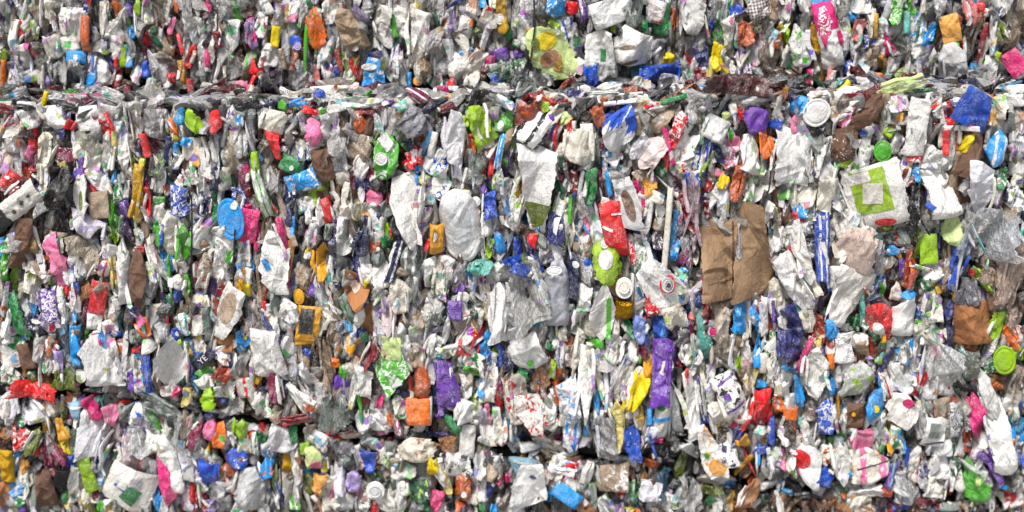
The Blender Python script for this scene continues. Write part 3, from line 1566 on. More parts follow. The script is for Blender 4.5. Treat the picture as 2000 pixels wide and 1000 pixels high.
300 850 60 130 0 F og
400 860 60 160 0 C cr
210 910 50 150 0 S lgn,wh,s
450 870 30 130 5 S pk
480 790 60 200 0 C lw
560 830 90 140 0 Ce lv |pale lavender round crushed lid in the bottom bale
530 700 90 80 0 C gg
700 800 60 90 0 S dgn
685 880 110 110 0 De wh |round white bottle base in the bottom centre
> 685 880 70 70 0 De wg
770 750 110 130 0 C tn,dk,o
850 760 130 90 0 C wg
840 850 60 110 0 C wh
740 910 90 130 0 C wh
680 970 36 90 0 S rd
610 920 110 160 0 C wh,dg,c
500 950 110 100 0 C gy
430 960 90 90 0 C cr
350 950 90 120 0 C br
820 930 90 150 0 C wh,gy,d
1010 740 70 130 -10 S ye |yellow crushed packet in the bottom centre
1090 830 60 180 -20 S yc
1160 740 150 140 0 C wh,dg,o |big white crumpled bag in the bottom centre
1110 680 90 60 0 C wh
960 830 120 60 0 De gg
940 890 130 130 0 C dgn,lg,o |dark green and lime can like scrap in the bottom centre
960 960 90 60 0 C gn,dk,o
1030 940 90 120 15 C mg |magenta folded scrap at the bottom centre
1060 970 60 60 0 C wh
1190 860 100 150 0 S ob,ol,o |orange printed carton in the bottom centre
> 1195 890 34 34 0 De wh
1250 850 100 180 5 C wh
1260 930 110 60 0 C wh,br,o
1180 980 80 50 0 S ob
1290 730 60 150 0 C wg
1360 700 110 90 0 C dg,wh,o
1370 780 110 90 0 C tn,gg,o
1430 880 110 150 0 F dk
1400 820 40 60 20 S mg
1400 940 40 60 20 S dr
1370 980 60 50 0 S sb
1330 870 60 110 10 F in
1300 960 50 80 0 C gn,wh,o
1450 810 40 60 0 S mg
@K
110 80 210 190 10 C wg,gy,t |wide pale printed board with green mark right of the clear bag
> 105 148 36 36 0 De lgn
100 180 200 30 80 L nv
20 20 60 60 0 C lw
220 50 70 60 0 S gn
270 110 40 160 5 C wh,bl,s
325 50 50 150 10 K bn
260 30 60 60 0 C wh
385 70 60 200 5 C cr
330 110 50 110 0 C tn
275 240 60 270 12 K ob
235 180 40 110 0 C lg,dk,o
160 230 110 150 0 C br,wh,d
60 220 70 110 0 S gn,gg,o
370 230 70 170 0 F dk
40 350 110 270 -10 C cr,rd,o |cream carton with red berry stains right of the lower centre
110 440 150 230 -15 C wh,rd,o |white sheet blotched with red below the berry stained carton
150 360 40 120 -20 F dk
200 400 90 170 0 C wh,gy,o
170 330 60 60 0 S dr
220 490 90 90 30 C wh
330 360 110 200 -12 C lw,sb,o |white crushed pack with blue streaks right of the red stained sheet
345 520 100 220 0 C wh,sb,s
> 345 470 60 36 0 De wh
320 600 50 110 -20 S bl
300 440 50 130 0 C cr
430 270 90 400 3 C wh |tall pale carton with vertical folds right of centre low
480 200 60 250 0 C cr
520 250 60 350 0 C wh,yc,o
490 370 30 160 0 S sb,wh,o
420 450 80 60 0 F gg
500 470 60 130 0 C wh,bl,o
430 520 40 90 0 S sb
480 30 110 60 5 S lgn |bright green scrap between pale cartons right of centre
510 100 60 110 -10 C wh,lg,o
450 110 50 160 0 C cr
590 60 80 160 10 C wh
560 60 40 60 0 C gy
600 210 60 130 0 C wh,dg,d
670 150 80 330 5 C wh
700 80 50 120 0 C wh
640 310 50 120 0 C wh,gg,o
580 330 60 100 0 C wf
550 400 40 130 0 S dr
610 500 90 330 -2 Cl yc |pale yellow speckled crushed tube left of the yellow bag
> 590 495 24 24 0 De lgn
720 320 110 230 15 C ye |bright yellow crumpled bag left of the long purple panel
730 440 60 210 0 C mu
670 390 60 90 30 S ye
780 220 60 260 5 C yo
790 150 40 90 0 C br
750 80 60 90 0 S mr |small plum scrap left of the long purple panel
760 20 90 60 0 C pe
735 120 30 60 0 S lgn
740 200 40 60 0 C wh
700 610 90 200 -10 S bl |bright blue crumpled scrap below the yellow bag
660 560 60 160 0 C bl,wh,o
790 580 60 160 0 C lw,pu,o
860 200 110 390 0 Sr pu |long smooth purple upright panel right of centre low
895 150 60 330 3 S pu
870 440 90 320 3 Cr wh |white carton with blue arrow below the long purple panel
> 850 395 44 30 0 Pe gn
> 865 468 110 24 -5 Lr sb
790 430 36 170 0 S sb
920 360 60 370 0 C wg
840 590 60 30 0 S mg
980 140 90 50 0 F dr
1000 90 70 110 20 C wh
1000 230 36 110 5 S rd |narrow bright red scrap in the dark upright gap
980 300 80 400 0 F dk
960 480 100 160 0 F dk
1010 420 80 250 0 F dk
1000 590 110 160 0 F dk
930 650 150 90 0 F bk
1040 390 80 350 -5 C wh |tall white crushed sleeve right of the dark upright gap
1090 250 60 330 0 C wg,dk,s
1100 450 50 90 0 S bl
1050 110 60 230 0 C gg,tl,o
1105 90 70 240 -12 F tl
1150 300 60 330 0 C wg
1220 80 120 180 0 F be |hazy beige crushed bottle lying right of the dark gap
1180 180 90 60 0 F dg
1300 40 60 110 0 C tn
1300 150 50 90 0 S lg
1260 330 150 260 -22 Cr wh,dk,o |white label card with purple borders right of the dark gap
> 1225 240 120 12 -33 Pr pu
> 1290 400 130 12 -33 Pr pu
> 1230 335 40 40 -20 Pr pu
1220 470 150 230 -20 C wh
1310 430 90 130 0 C wh
1330 90 90 170 0 C wh,gg,t
1370 200 60 230 0 C tn,gg,o
1380 230 50 130 15 S yc
1415 50 50 230 -5 S sb
1430 260 90 60 0 C sb,dk,o
1430 400 100 220 3 S rd |large bright red crushed scrap right of the purple bordered label
1310 500 80 120 20 S rd
1340 590 90 90 0 S yo |yellow foil scrap below the red crushed scraps
1290 560 50 120 0 S in
1430 560 90 110 0 C wh,dk,t
1430 650 120 50 0 S bl
1440 150 60 110 0 C cr
1140 660 120 290 -22 C wh,ol,o |white carton with leaning orange print at the right part of the low seam
> 1215 690 0 40 62 X nv,S8
> 1180 750 90 100 -20 Pe ol
> 1120 680 30 40 0 Pe lgn
1240 620 90 220 -10 C wh,nv,o
1030 640 150 50 25 C wg
540 580 110 230 -10 F gy |clear grey crumpled bottle by the low seam left of the blue scrap
480 560 60 170 0 F dk
600 640 50 60 0 C wh
650 710 110 50 0 C wh
780 720 130 60 5 F ob
720 740 110 50 70 F br
580 740 50 230 95 F dk
830 660 80 110 0 F dk
870 720 80 200 85 F bk
970 730 70 170 20 F og
1030 790 90 150 40 F dk
1080 740 80 100 0 F dk
1180 820 60 200 85 C cr
1040 770 80 60 0 F dk
230 620 90 210 -70 C cr
150 630 60 180 -80 C gy
70 740 150 110 -20 C gb |pale blue white flattened cup on the low seam
> 60 715 110 14 0 Lr wg
20 620 50 160 -30 F wg
200 680 110 60 60 F tn
310 690 60 170 85 C br,dk,o
290 740 60 150 80 C wh,sb,o
360 700 50 90 95 F dk
100 850 190 230 5 Cz wh |plain white crushed cup in the bottom bale right of centre
> 120 798 40 24 20 Pe in
60 930 100 90 0 F dk
240 810 60 110 10 C cr,rd,o
340 800 70 150 0 C wh,rd,b
440 800 40 170 15 C wh |thin white sliver in the bottom bale right of the plain white cup
400 810 60 130 0 C gg
320 910 170 90 35 Pr sb |sky blue tipped tube end in the bottom bale
410 970 170 80 35 Pr br
260 880 60 90 0 K bn
470 920 40 170 -15 C gg,lgn,o
540 960 60 110 -20 C wh
590 810 150 140 0 C tn,wh,o |beige knotted paper bundle in the bottom bale
630 780 90 60 0 F br
500 830 50 80 0 S og
680 870 50 180 0 C gn,gg,c
740 840 50 200 20 F gn,wh,o
630 910 30 40 0 S rd
760 800 60 90 0 F br
800 890 110 110 0 C lw,mg,d |white tissue wad with pink marks in the bottom bale
850 950 170 110 0 F wh
960 860 120 130 -40 F dg
1040 920 110 170 10 F wg |clear film fan in the bottom bale right of the tissue wad
680 990 60 40 0 S ye
620 980 50 60 0 S pu
1150 880 140 60 -10 F og
1240 850 60 110 70 F sb
1250 950 60 130 10 S mu
1210 960 60 90 0 C gg
1370 900 90 200 20 C br |brown curly crumpled foil in the bottom right centre
1330 960 80 90 0 F br
1390 830 80 70 0 F ob
1440 940 80 120 20 F bk
1150 950 60 90 0 F gn
1440 830 60 90 0 C wh
1290 880 60 80 0 F dk
60 310 20 60 0 S rd
120 770 36 36 0 S in
@L
130 40 150 180 -15 S in |dark indigo folded sheet at the lower right under the white cartons
30 50 40 130 0 C wh,gn,o
215 110 56 210 15 Se mg |long magenta crushed tube at the lower right
180 300 56 230 -5 S sb
275 110 50 110 10 S tb
270 200 130 260 5 C wh,gg,o |white crumpled tall carton right of the magenta tube
290 40 40 90 0 S yc
250 30 40 60 0 C wh
365 100 60 160 -3 C or,wh,b |small orange and white bottle at the lower right
> 360 40 50 40 0 Pe rb
440 60 110 150 0 C wh,nv,t |white scrap with dark blue letters at the lower right
430 190 90 130 0 C wh
470 140 70 60 0 C tn
400 220 60 160 0 C gy,gg,o
520 250 130 190 20 C wg,lg,o |dull green and white carton corner at the lower right
> 520 270 60 90 10 Td lc
540 100 80 200 0 K tn
600 50 50 130 -10 S rb
610 180 60 300 10 K bn
640 70 40 160 0 C tl,lg,o
640 130 30 50 0 S lg
520 20 100 60 0 C wh
700 60 70 150 0 C gg
810 80 130 150 0 C wh,sb,s
750 20 90 60 0 C gg
790 90 60 90 0 C gg,wh,s
900 30 110 130 0 C cr
970 80 140 50 50 S mg |pink magenta twisted ribbon at the right lower area
1000 180 220 250 5 F wg |large crinkled clear white film ball at the lower right
940 260 130 170 0 C wg
1010 240 110 170 0 C wg,rd,d
870 260 70 170 10 S rd
905 160 60 90 20 C wh
780 200 100 200 0 C wf
740 240 60 170 -15 C wh
680 260 60 150 -10 C wh,rd,s
620 390 120 190 5 S sb |sky blue folded wrapper with yellow flower at the lower right
> 620 405 34 40 0 De ye
650 290 34 140 0 S sb
630 490 90 100 0 C wh
780 430 170 190 -10 C wh |large white crushed cup with pink mouth at the lower right
> 805 370 70 50 -15 Pe mg
900 330 60 160 -10 C gg
940 420 60 180 -10 C pw,sm,s
880 470 60 190 0 C gy
960 550 130 180 10 Tr wh |white folded carton triangle with navy line at the lower right
> 960 610 110 10 -8 Lr nv
> 955 530 70 90 10 Tr gg
990 640 110 80 0 C wg
1000 420 70 130 0 C tn,gg,o
1080 370 60 60 0 S rb
1095 470 110 170 -5 C wg,dg,c |grey tangled wire like wrapper left of the magenta film
1150 580 60 160 0 C rb,dk,o
1070 610 60 230 0 C dgn,wh,d
1070 740 60 130 0 S dgn
1200 460 110 270 -10 Cl mg |large magenta film curled in front of white at the lower right
1150 390 90 90 -40 S mg
1200 390 60 60 0 S mg
1240 350 30 90 -10 S dr
1160 170 90 160 0 F gg |hazy green clear plastic at the right side
1120 100 60 60 0 S tl
1190 230 30 40 0 S mg
1270 330 80 330 -20 C wh |long white arm like crushed sleeve at the lower right
1330 560 130 420 -12 Cq wh |big white crushed bag at the right lower corner
1370 740 100 110 -20 Te lgn
1200 640 100 200 20 C wh
1300 740 50 220 -28 S pu |purple stripe scrap on white near the lower right corner
1330 820 40 90 -25 C lv,wh,s
1240 820 60 200 -15 C wh
1430 580 90 130 10 C sb,wh,h
1440 500 70 90 30 S tb
1390 580 40 110 -20 S ob
1380 540 30 60 0 S pu
1450 400 60 90 10 S bl
1400 460 70 110 -10 C cr,br,o
1360 350 60 170 -20 F dk
1430 330 110 230 0 F be
1430 230 110 150 0 F mb
1320 245 120 60 5 F br
1310 280 80 60 0 F or
1360 130 130 170 -10 De lg |olive lime round crushed lid at the far right
1430 80 110 130 10 C lg,rd,o
1350 40 80 110 -10 S rb
1290 60 90 150 0 C wh,lg,o
1270 160 90 130 0 C gn,wh,c
1200 80 130 200 0 K br
1100 30 120 60 0 K br
1160 40 60 60 0 F dk
1080 130 30 230 0 F dk
1040 100 40 130 0 F in
10 450 30 130 0 S rd
25 540 44 170 0 S bl |slim dark blue scrap at the left of the orange cone shape
60 390 80 110 0 S or,wh,o
130 440 80 80 0 P or |small orange cone packet at the lower right
140 510 50 160 0 Tv or
130 370 80 90 0 C wh,br,o
50 180 40 80 0 S dr
40 220 70 140 0 C wh,gg,o
110 210 80 150 0 C wh
90 300 70 90 0 C wh
190 490 50 70 0 S tl
235 570 70 200 0 C wh
200 620 60 60 0 S dr
100 560 60 110 0 C wh,mu,o
330 460 120 200 -5 C bl,wh,c |dark blue and white crinkled wrapper at the lower right
330 370 90 80 0 C wh
365 280 50 110 0 C sb,wh,o
420 410 36 60 20 S tb
470 470 90 170 0 C gy,wh,o
500 450 90 150 -5 K bn |small brown crushed bear brown paper at the lower right
> 492 434 24 24 0 De yo
540 590 130 130 10 C pk |dusty pink crumpled film at the lower right
560 640 200 130 -10 C cr
590 740 190 200 -5 C cr,pk,s |cream tied bundle with dark string at the low right
> 600 730 180 6 -20 Lr dk
640 560 60 130 0 C gg
660 640 60 80 -20 S gn
690 600 30 150 -20 S yo
730 570 60 120 0 C wh,yo,s
770 590 44 170 -5 S sb
740 620 60 60 0 S gn,rd,o
640 680 60 60 -20 S or
810 690 44 130 -5 S bl
850 700 60 130 0 C wh,gn,o
890 770 70 90 0 S in
840 760 60 130 -10 C cr,or,o
720 800 80 170 10 S pu,tl,s |purple and teal curved scrap above the low right seam
690 800 50 100 10 S gn
740 770 60 60 0 S dr
660 880 110 60 0 S rb |orange red scrap sitting on the low right seam
790 860 140 190 -20 F wg |clear grey crinkled cup on the low right seam
1000 730 130 140 0 C wh
970 820 130 170 0 C wh,gy,o
930 880 110 90 0 F gg
1090 820 70 120 0 C wh,gg,o
1080 830 30 50 0 S pk
1110 900 60 100 0 C gy
1190 860 150 200 -15 Ce lgn |bright green crushed bottle at the low right
> 1150 740 60 150 -15 Bl lgn
> 1200 810 30 60 0 Pe lc
1040 880 150 60 20 F ob
1250 930 110 130 0 C wh
1400 900 110 140 0 C wh,rd,o
1390 930 50 90 20 S rd
1440 850 60 80 0 F wh
1360 860 50 30 0 De sb
1440 960 90 80 0 C gg
230 750 170 300 -25 Bq wh |white bottle with bright red shoulder lying at the low right seam
> 182 700 130 120 -28 Pe rd
170 640 90 60 0 C wh,dr,o
100 700 90 130 0 C pk,wh,d
290 880 60 90 -20 C wh
330 810 110 90 -50 S bl |deep blue crushed scrap right of the red shouldered bottle
250 700 50 80 0 S tb
240 680 40 50 0 S mr
40 700 80 130 0 C gy,pu,o
50 780 110 60 20 F gg
100 840 50 210 -75 F dg
20 850 110 60 0 C wh
280 640 50 110 0 C wh,gy,d
330 680 80 110 0 C cr,ob,o
425 730 90 240 -10 Cl wh |pale wedge shaped white scrap right of the deep blue one
410 620 60 90 0 C gg,sb,o
370 800 60 110 0 F og
370 890 110 80 0 C gg,gn,o
480 880 130 110 -20 C wh,gg,o
550 860 130 100 0 C wh
480 790 90 60 0 C sb,wh,o
560 900 60 190 80 C wh
220 910 50 170 90 F dg
110 890 30 60 90 S tb
90 950 150 90 0 F bn
250 960 170 90 0 F bn
400 960 150 90 0 F br
540 960 130 90 0 C cr
480 950 60 110 0 K tn
690 970 150 90 0 F nv,rd,o
770 960 110 80 0 S bl
860 930 80 90 0 F dk
930 950 150 70 0 F dr,dk,o
1080 975 190 40 0 C gg,dk,o
1180 960 130 60 0 F be
1300 950 60 60 0 F dk
440 910 40 30 0 S or
"""

random.seed(7); RNG = np.random.default_rng(7)
S = bpy.context.scene; COL = S.collection
R = math.radians
# ------------------------------------------------------------------ camera
CAM = Vector((0.0, -6.0, 1.45)); TGT = Vector((0.0, 0.0, 0.0))
PXM = 545.0
fwd = (TGT - CAM).normalized(); right = Vector((1, 0, 0)); up = right.cross(fwd)
DIST = (TGT - CAM).length
cd = bpy.data.cameras.new('camera'); cam = bpy.data.objects.new('camera', cd); COL.objects.link(cam)
cam.location = CAM; cam.rotation_euler = fwd.to_track_quat('-Z', 'Y').to_euler()
cd.sensor_width = 36.0; cd.lens = 36.0 * DIST / (2000.0 / PXM); cd.clip_end = 200
cd.dof.use_dof = True; cd.dof.focus_distance = DIST - 0.05; cd.dof.aperture_fstop = 0.45
S.camera = cam

def P(px, py, y):
    """the place on the upright plane Y = y that shows at photograph pixel (px, py)"""
    d = fwd * DIST + right * ((px - 1000) / PXM) + up * ((500 - py) / PXM)
    t = (y - CAM.y) / d.y
    return CAM + d * t

# ------------------------------------------------------------------ colours
HEX = dict(wh='EDEBE6', wg='D0D0CE', wf='E0E2E4', lw='E2E1E6', pw='E4D4D3', pb='D9C3B6', cr='E6E0D2', pe='8098DC', gy='C4C3C2',
 gg='88918A', gp='A4A6AC', st='74747B', dg='4E4E53', dk='2B292B', bk='141417', be='C6B9A6', tn='A59079', br='A8744C', bn='6C5141',
 cb='9C8064', ob='B7541B', rb='9E3820', ol='E8AC60', yo='E3A51C', ye='ECD21A', yc='E2D38A', mu='C2981F', go='B88A2C', li='A0C416',
 lg='98C02A', lgn='55B234', lc='CBDC98', gn='1B7F42', og='66762A', dgn='1C573A', tl='64AEA3', tb='257BA8', sb='2398E2', bl='164FBC',
 gb='8BB7CE', mr='7A1C44', mg='CC1C6E', pk='E97CA7', sm='E58682', dr='7E1220', rd='D81C26', mo='44110F', mb='AE988A', wt='D5D8DB',
 bc='6B4226', dp='482859', pu='673A9F', lv='B5A0D4', dv='493A50', nv='1E264E', pg='CAB2B8')
HEX['in'] = '292F70'; HEX['or'] = 'F07818'
CN = dict(wh='white', wg='off white', wf='cool white', lw='pale bluish white', pw='pinkish white', pb='pale peach', cr='cream', pe='periwinkle blue',
 gy='grey', gg='greenish grey', gp='pale grey', st='slate grey', dg='dark grey', dk='charcoal', bk='black', be='beige', tn='tan', br='light brown',
 bn='brown', cb='cardboard brown', ob='burnt orange', rb='rust red', ol='pale orange', yo='amber', ye='yellow', yc='pale yellow', mu='mustard',
 go='golden', li='lime', lg='lime green', lgn='bright green', lc='pale lime', gn='green', og='olive green', dgn='dark green', tl='teal',
 tb='petrol blue', sb='sky blue', bl='deep blue', gb='pale blue', mr='plum', mg='magenta', pk='pink', sm='salmon pink', dr='dark red', rd='bright red',
 mo='dark maroon', mb='brownish grey', wt='clear white', bc='dark brown', dp='dark purple', pu='purple', lv='lavender', dv='aubergine', nv='navy', pg='dusty pink')
CN['in'] = 'indigo'; CN['or'] = 'orange'
def lin(c):
    h = HEX[c]; o = []
    for i in (0, 2, 4):
        s = int(h[i:i+2], 16) / 255
        o.append(s / 12.92 if s <= .04045 else ((s + .055) / 1.055) ** 2.4)
    return np.array(o)

def dull(c): l = c @ np.array((.21, .71, .08)); return (c - (l - c) * .08).clip(0.004, 1) * .98
# ------------------------------------------------------------------ materials
class G:
    def __init__(s, m): s.m = m; s.t = m.node_tree; s.n = s.t.nodes; s.l = s.t.links
    def node(s, typ, **kw):
        n = s.n.new(typ)
        for k, v in kw.items():
            if k.startswith('_'): setattr(n, k[1:], v)
            else: s.put(n.inputs[k.replace('__', ' ')], v)
        return n
    def put(s, sock, v):
        if isinstance(v, bpy.types.NodeSocket): s.l.new(v, sock)
        else: sock.default_value = v
    def math(s, op, a, b=0.0, c=None, clamp=False):
        n = s.n.new('ShaderNodeMath'); n.operation = op; n.use_clamp = clamp
        s.put(n.inputs[0], a); s.put(n.inputs[1], b)
        if c is not None: s.put(n.inputs[2], c)
        return n.outputs[0]
    def mix(s, f, a, b, mode='MIX'):
        n = s.n.new('ShaderNodeMix'); n.data_type = 'RGBA'; n.blend_type = mode
        s.put(n.inputs[0], f); s.put(n.inputs[6], a); s.put(n.inputs[7], b)
        return n.outputs[2]
    def noise(s, vec, scale, detail=2.0, rough=.55, dist=0.0):
        n = s.node('ShaderNodeTexNoise', Vector=vec, Scale=scale, Detail=detail, Roughness=rough, Distortion=dist)
        return n.outputs[0]
    def step(s, v, lo, hi):
        n = s.n.new('ShaderNodeMapRange'); n.interpolation_type = 'SMOOTHSTEP'
        s.put(n.inputs[0], v); n.inputs[1].default_value = lo; n.inputs[2].default_value = hi
        return n.outputs[0]

MATS = {}
def material(fam, pat):
    key = (fam, pat)
    if key in MATS: return MATS[key]
    m = bpy.data.materials.new('%s_%s' % (fam, pat or 'plain')); m.use_nodes = True
    g = G(m); g.n.clear()
    out = g.node('ShaderNodeOutputMaterial'); bs = g.node('ShaderNodeBsdfPrincipled')
    An = g.node('ShaderNodeAttribute', _attribute_name='tint'); A = An.outputs['Color']; printed = An.outputs['Alpha']
    B = g.node('ShaderNodeAttribute', _attribute_name='ink').outputs['Color']
    uvn = g.node('ShaderNodeAttribute', _attribute_name='place').outputs['Vector']
    loc = g.node('ShaderNodeAttribute', _attribute_name='metric').outputs['Vector']
    sp = g.node('ShaderNodeSeparateXYZ', Vector=uvn); u, v, rnd = sp.outputs
    lp = g.node('ShaderNodeSeparateXYZ', Vector=loc); lx, ly, lz = lp.outputs
    wob = g.math('MULTIPLY', g.math('SUBTRACT', g.noise(loc, 30, 1), .5), .25)
    def rows(freq, lo=.5):
        # lines of small print: word blocks on each row
        r = g.math('MULTIPLY', lz, freq); fr = g.math('FRACT', r); row = g.math('FLOOR', r)
        on = g.math('LESS_THAN', fr, .45)
        vec = g.node('ShaderNodeCombineXYZ', X=g.math('MULTIPLY', lx, freq * .9), Y=g.math('MULTIPLY', row, 7.3), Z=rnd).outputs[0]
        w = g.step(g.noise(vec, 1.0, 2, .8), lo, lo + .06)
        return g.math('MULTIPLY', on, w)
    base = A; mask = None
    if pat == 'b': mask = g.step(g.math('ADD', v, wob), .1, .14)
    elif pat == 'h': mask = g.step(g.math('MULTIPLY', g.math('ADD', v, wob), -1), .25, .29)
    elif pat == 's':
        w = g.math('ABSOLUTE', g.math('SUBTRACT', g.math('FRACT', g.math('ADD', g.math('MULTIPLY', g.math('ADD', u, wob), 1.15), rnd)), .5))
        mask = g.math('MULTIPLY', g.step(w, .33, .35), g.step(g.noise(loc, 45, 3, .7), .40, .43))
    elif pat == 'f':
        n1 = g.noise(g.node('ShaderNodeVectorMath', _operation='MULTIPLY', **{'Vector': loc}).outputs[0], 1)
        vm = g.node('ShaderNodeVectorMath', _operation='MULTIPLY'); g.put(vm.inputs[0], loc); vm.inputs[1].default_value = (60, 60, 9)
        up_ = g.step(v, -.7, .9)
        mask = g.step(g.math('ADD', g.noise(vm.outputs[0], 1, 3, .5, 1.0), g.math('MULTIPLY', up_, .32)), .62, .66)
    elif pat == 'o': mask = g.step(g.noise(loc, 38, 3, .55, .8), .575, .60)
    elif pat == 't': mask = g.math('MULTIPLY', rows(170, .46), g.math('MULTIPLY', g.step(g.noise(loc, 14, 0), .40, .44), .75))
    elif pat == 'w':
        mask = g.math('MULTIPLY', g.math('LESS_THAN', g.math('ABSOLUTE', u), .2), g.math('LESS_THAN', g.math('ABSOLUTE', v), .38))
    elif pat == 'd':
        vo = g.node('ShaderNodeTexVoronoi', Vector=loc, Scale=130.0).outputs['Distance']
        mask = g.math('MULTIPLY', g.math('SUBTRACT', 1.0, g.step(vo, .2, .3)), g.step(g.noise(loc, 30, 2), .44, .5))
    elif pat == 'k':
        fx = g.math('GREATER_THAN', g.math('FRACT', g.math('MULTIPLY', g.math('ADD', lx, lz), 62)), .5)
        fz = g.math('GREATER_THAN', g.math('FRACT', g.math('MULTIPLY', g.math('SUBTRACT', lx, lz), 62)), .5)
        mask = g.math('MULTIPLY', g.math('ADD', fx, fz), .5)
    elif pat == 'c':
        n1 = g.math('ABSOLUTE', g.math('SUBTRACT', g.noise(loc, 32, 4, .6, .8), .5)); n2 = g.noise(loc, 90, 3, .6)
        mask = g.math('SUBTRACT', 1.0, g.step(g.math('ADD', n1, g.math('MULTIPLY', n2, .12)), .085, .10))
    if mask is not None: base = g.mix(mask, base, B)
    if fam in ('paper', 'plastic', 'film'):
        # broken pieces of printed graphics and small print that belong to the packaging
        lum = g.step(g.node('ShaderNodeRGBToBW', Color=A).outputs[0], .3, .5)
        wv = g.node('ShaderNodeVectorMath', _operation='ADD'); g.put(wv.inputs[0], loc)
        wn = g.node('ShaderNodeTexNoise', Vector=loc, Scale=26.0, Detail=2.0)
        ws = g.node('ShaderNodeVectorMath', _operation='SCALE'); g.put(ws.inputs[0], wn.outputs['Color']); ws.inputs['Scale'].default_value = .035
        g.put(wv.inputs[1], ws.outputs[0])
        cell = g.node('ShaderNodeTexVoronoi', _distance='CHEBYCHEV', Vector=wv.outputs[0], Scale=36.0)
        sc = g.node('ShaderNodeSeparateColor', Color=cell.outputs['Color']); c1, c2, c3 = sc.outputs[:3]
        pick = g.math('MULTIPLY', g.math('GREATER_THAN', c1, .86 if fam != 'film' else .92), g.step(g.noise(loc, 9, 1), .44, .47))
        hue = g.node('ShaderNodeCombineColor', _mode='HSV', Red=g.math('FRACT', g.math('ADD', g.math('MULTIPLY', rnd, 9.7), g.math('MULTIPLY', c2, .45))), Green=g.math('ADD', .45, g.math('MULTIPLY', c3, .5)), Blue=g.math('ADD', .12, g.math('MULTIPLY', c1, .45))).outputs[0]
        frag = g.mix(lum, g.mix(g.math('GREATER_THAN', c3, .45), g.mix(.7, base, (.02, .02, .03, 1)), (.72, .70, .66, 1)), hue)
        base = g.mix(g.math('MULTIPLY', g.math('MULTIPLY', pick, .88), printed), base, frag)
        if fam != 'film':
            pz = g.math('MULTIPLY', g.step(g.noise(loc, 19, 1), .50, .54), rows(250, .5))
            base = g.mix(g.math('MULTIPLY', pz, .5), base, g.mix(lum, (.7, .7, .68, 1), (.12, .13, .16, 1)))
        # colours scuffed and dusted
        dark = g.math('SUBTRACT', 1.0, lum)
        sc1 = g.math('ABSOLUTE', g.math('SUBTRACT', g.noise(loc, 40, 5, .7, .6), .5))
        scf = g.math('MULTIPLY', g.math('SUBTRACT', 1.0, g.step(sc1, .012, .03)), g.step(g.noise(loc, 24, 2), .46, .54))
        base = g.mix(g.math('MULTIPLY', g.math('MULTIPLY', scf, dark), .20), base, (.62, .60, .56, 1))
        base = g.mix(g.math('MULTIPLY', g.math('MULTIPLY', g.step(g.noise(loc, 28, 4, .65), .45, .75), dark), .20), base, (.34, .30, .26, 1))
    # dirt: yellow brown soiling in patches, fine dark grime specks
    d1 = g.step(g.noise(loc, 17, 4, .62, .6), .44, .74)
    dirtc = (.30, .235, .165, 1) if fam != 'film' else (.25, .22, .18, 1)
    base = g.mix(g.math('MULTIPLY', d1, .36), base, g.mix(1.0, base, dirtc, 'MULTIPLY'))
    d2 = g.step(g.noise(loc, 120, 4, .7, .5), .57, .72)
    base = g.mix(g.math('MULTIPLY', d2, .24), base, (.07, .06, .05, 1))
    # fine creases: ridged relief at two sizes, running mostly upright
    def ridge(sx, sz, det=2.0, dist=.6):
        vm = g.node('ShaderNodeVectorMath', _operation='MULTIPLY'); g.put(vm.inputs[0], loc); vm.inputs[1].default_value = (sx, sx, sz)
        return g.math('ABSOLUTE', g.math('SUBTRACT', g.noise(vm.outputs[0], 1, det, .55, dist), .5))
    nz = g.noise(loc, 150, 3, .65, .5)
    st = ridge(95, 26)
    hgt = g.math('ADD', g.math('ADD', g.math('MULTIPLY', ridge(48, 34, 3), 2.2), g.math('MULTIPLY', st, 1.5)), g.math('MULTIPLY', nz, .35))
    # thin dark brown lines along some of the creases
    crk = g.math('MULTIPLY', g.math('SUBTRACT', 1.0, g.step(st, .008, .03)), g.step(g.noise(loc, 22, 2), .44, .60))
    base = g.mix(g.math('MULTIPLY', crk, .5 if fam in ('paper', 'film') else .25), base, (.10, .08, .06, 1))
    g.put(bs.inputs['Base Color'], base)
    bp = g.node('ShaderNodeBump', Strength={'paper': .45, 'plastic': .45, 'film': .8, 'card': .45, 'metal': 1.0, 'grime': 1.0}[fam], Distance=.007, Height=hgt)
    g.put(bs.inputs['Normal'], bp.outputs[0])
    rg = {'paper': .55, 'plastic': .30, 'film': .13, 'card': .8, 'metal': .3, 'grime': .9}[fam]
    g.put(bs.inputs['Roughness'], g.math('ADD', g.math('MULTIPLY', nz, .25), rg - .1))
    if fam == 'metal': bs.inputs['Metallic'].default_value = .85
    sh = bs.outputs[0]
    if fam == 'film':
        tr = g.node('ShaderNodeBsdfTransparent')
        mx = g.node('ShaderNodeMixShader')
        g.put(mx.inputs[0], g.math('ADD', .45, g.math('MULTIPLY', st, 3.2), clamp=True)); g.put(mx.inputs[1], tr.outputs[0]); g.put(mx.inputs[2], sh)
        sh = mx.outputs[0]
    g.put(out.inputs[0], sh)
    MATS[key] = m
    return m

def plain(name, rgb, rough=.9, bump=.5, scale=12, metallic=0.0):
    m = bpy.data.materials.new(name); m.use_nodes = True; g = G(m); b = g.n['Principled BSDF']
    tc = g.node('ShaderNodeTexCoord').outputs['Object']; n1 = g.noise(tc, scale, 6, .65, .4)
    g.put(b.inputs['Base Color'], g.mix(n1, tuple(c * .6 for c in rgb) + (1,), tuple(min(1, c * 1.4) for c in rgb) + (1,)))
    g.put(b.inputs['Normal'], g.node('ShaderNodeBump', Strength=bump, Distance=.02, Height=n1).outputs[0])
    b.inputs['Roughness'].default_value = rough; b.inputs['Metallic'].default_value = metallic
    return m
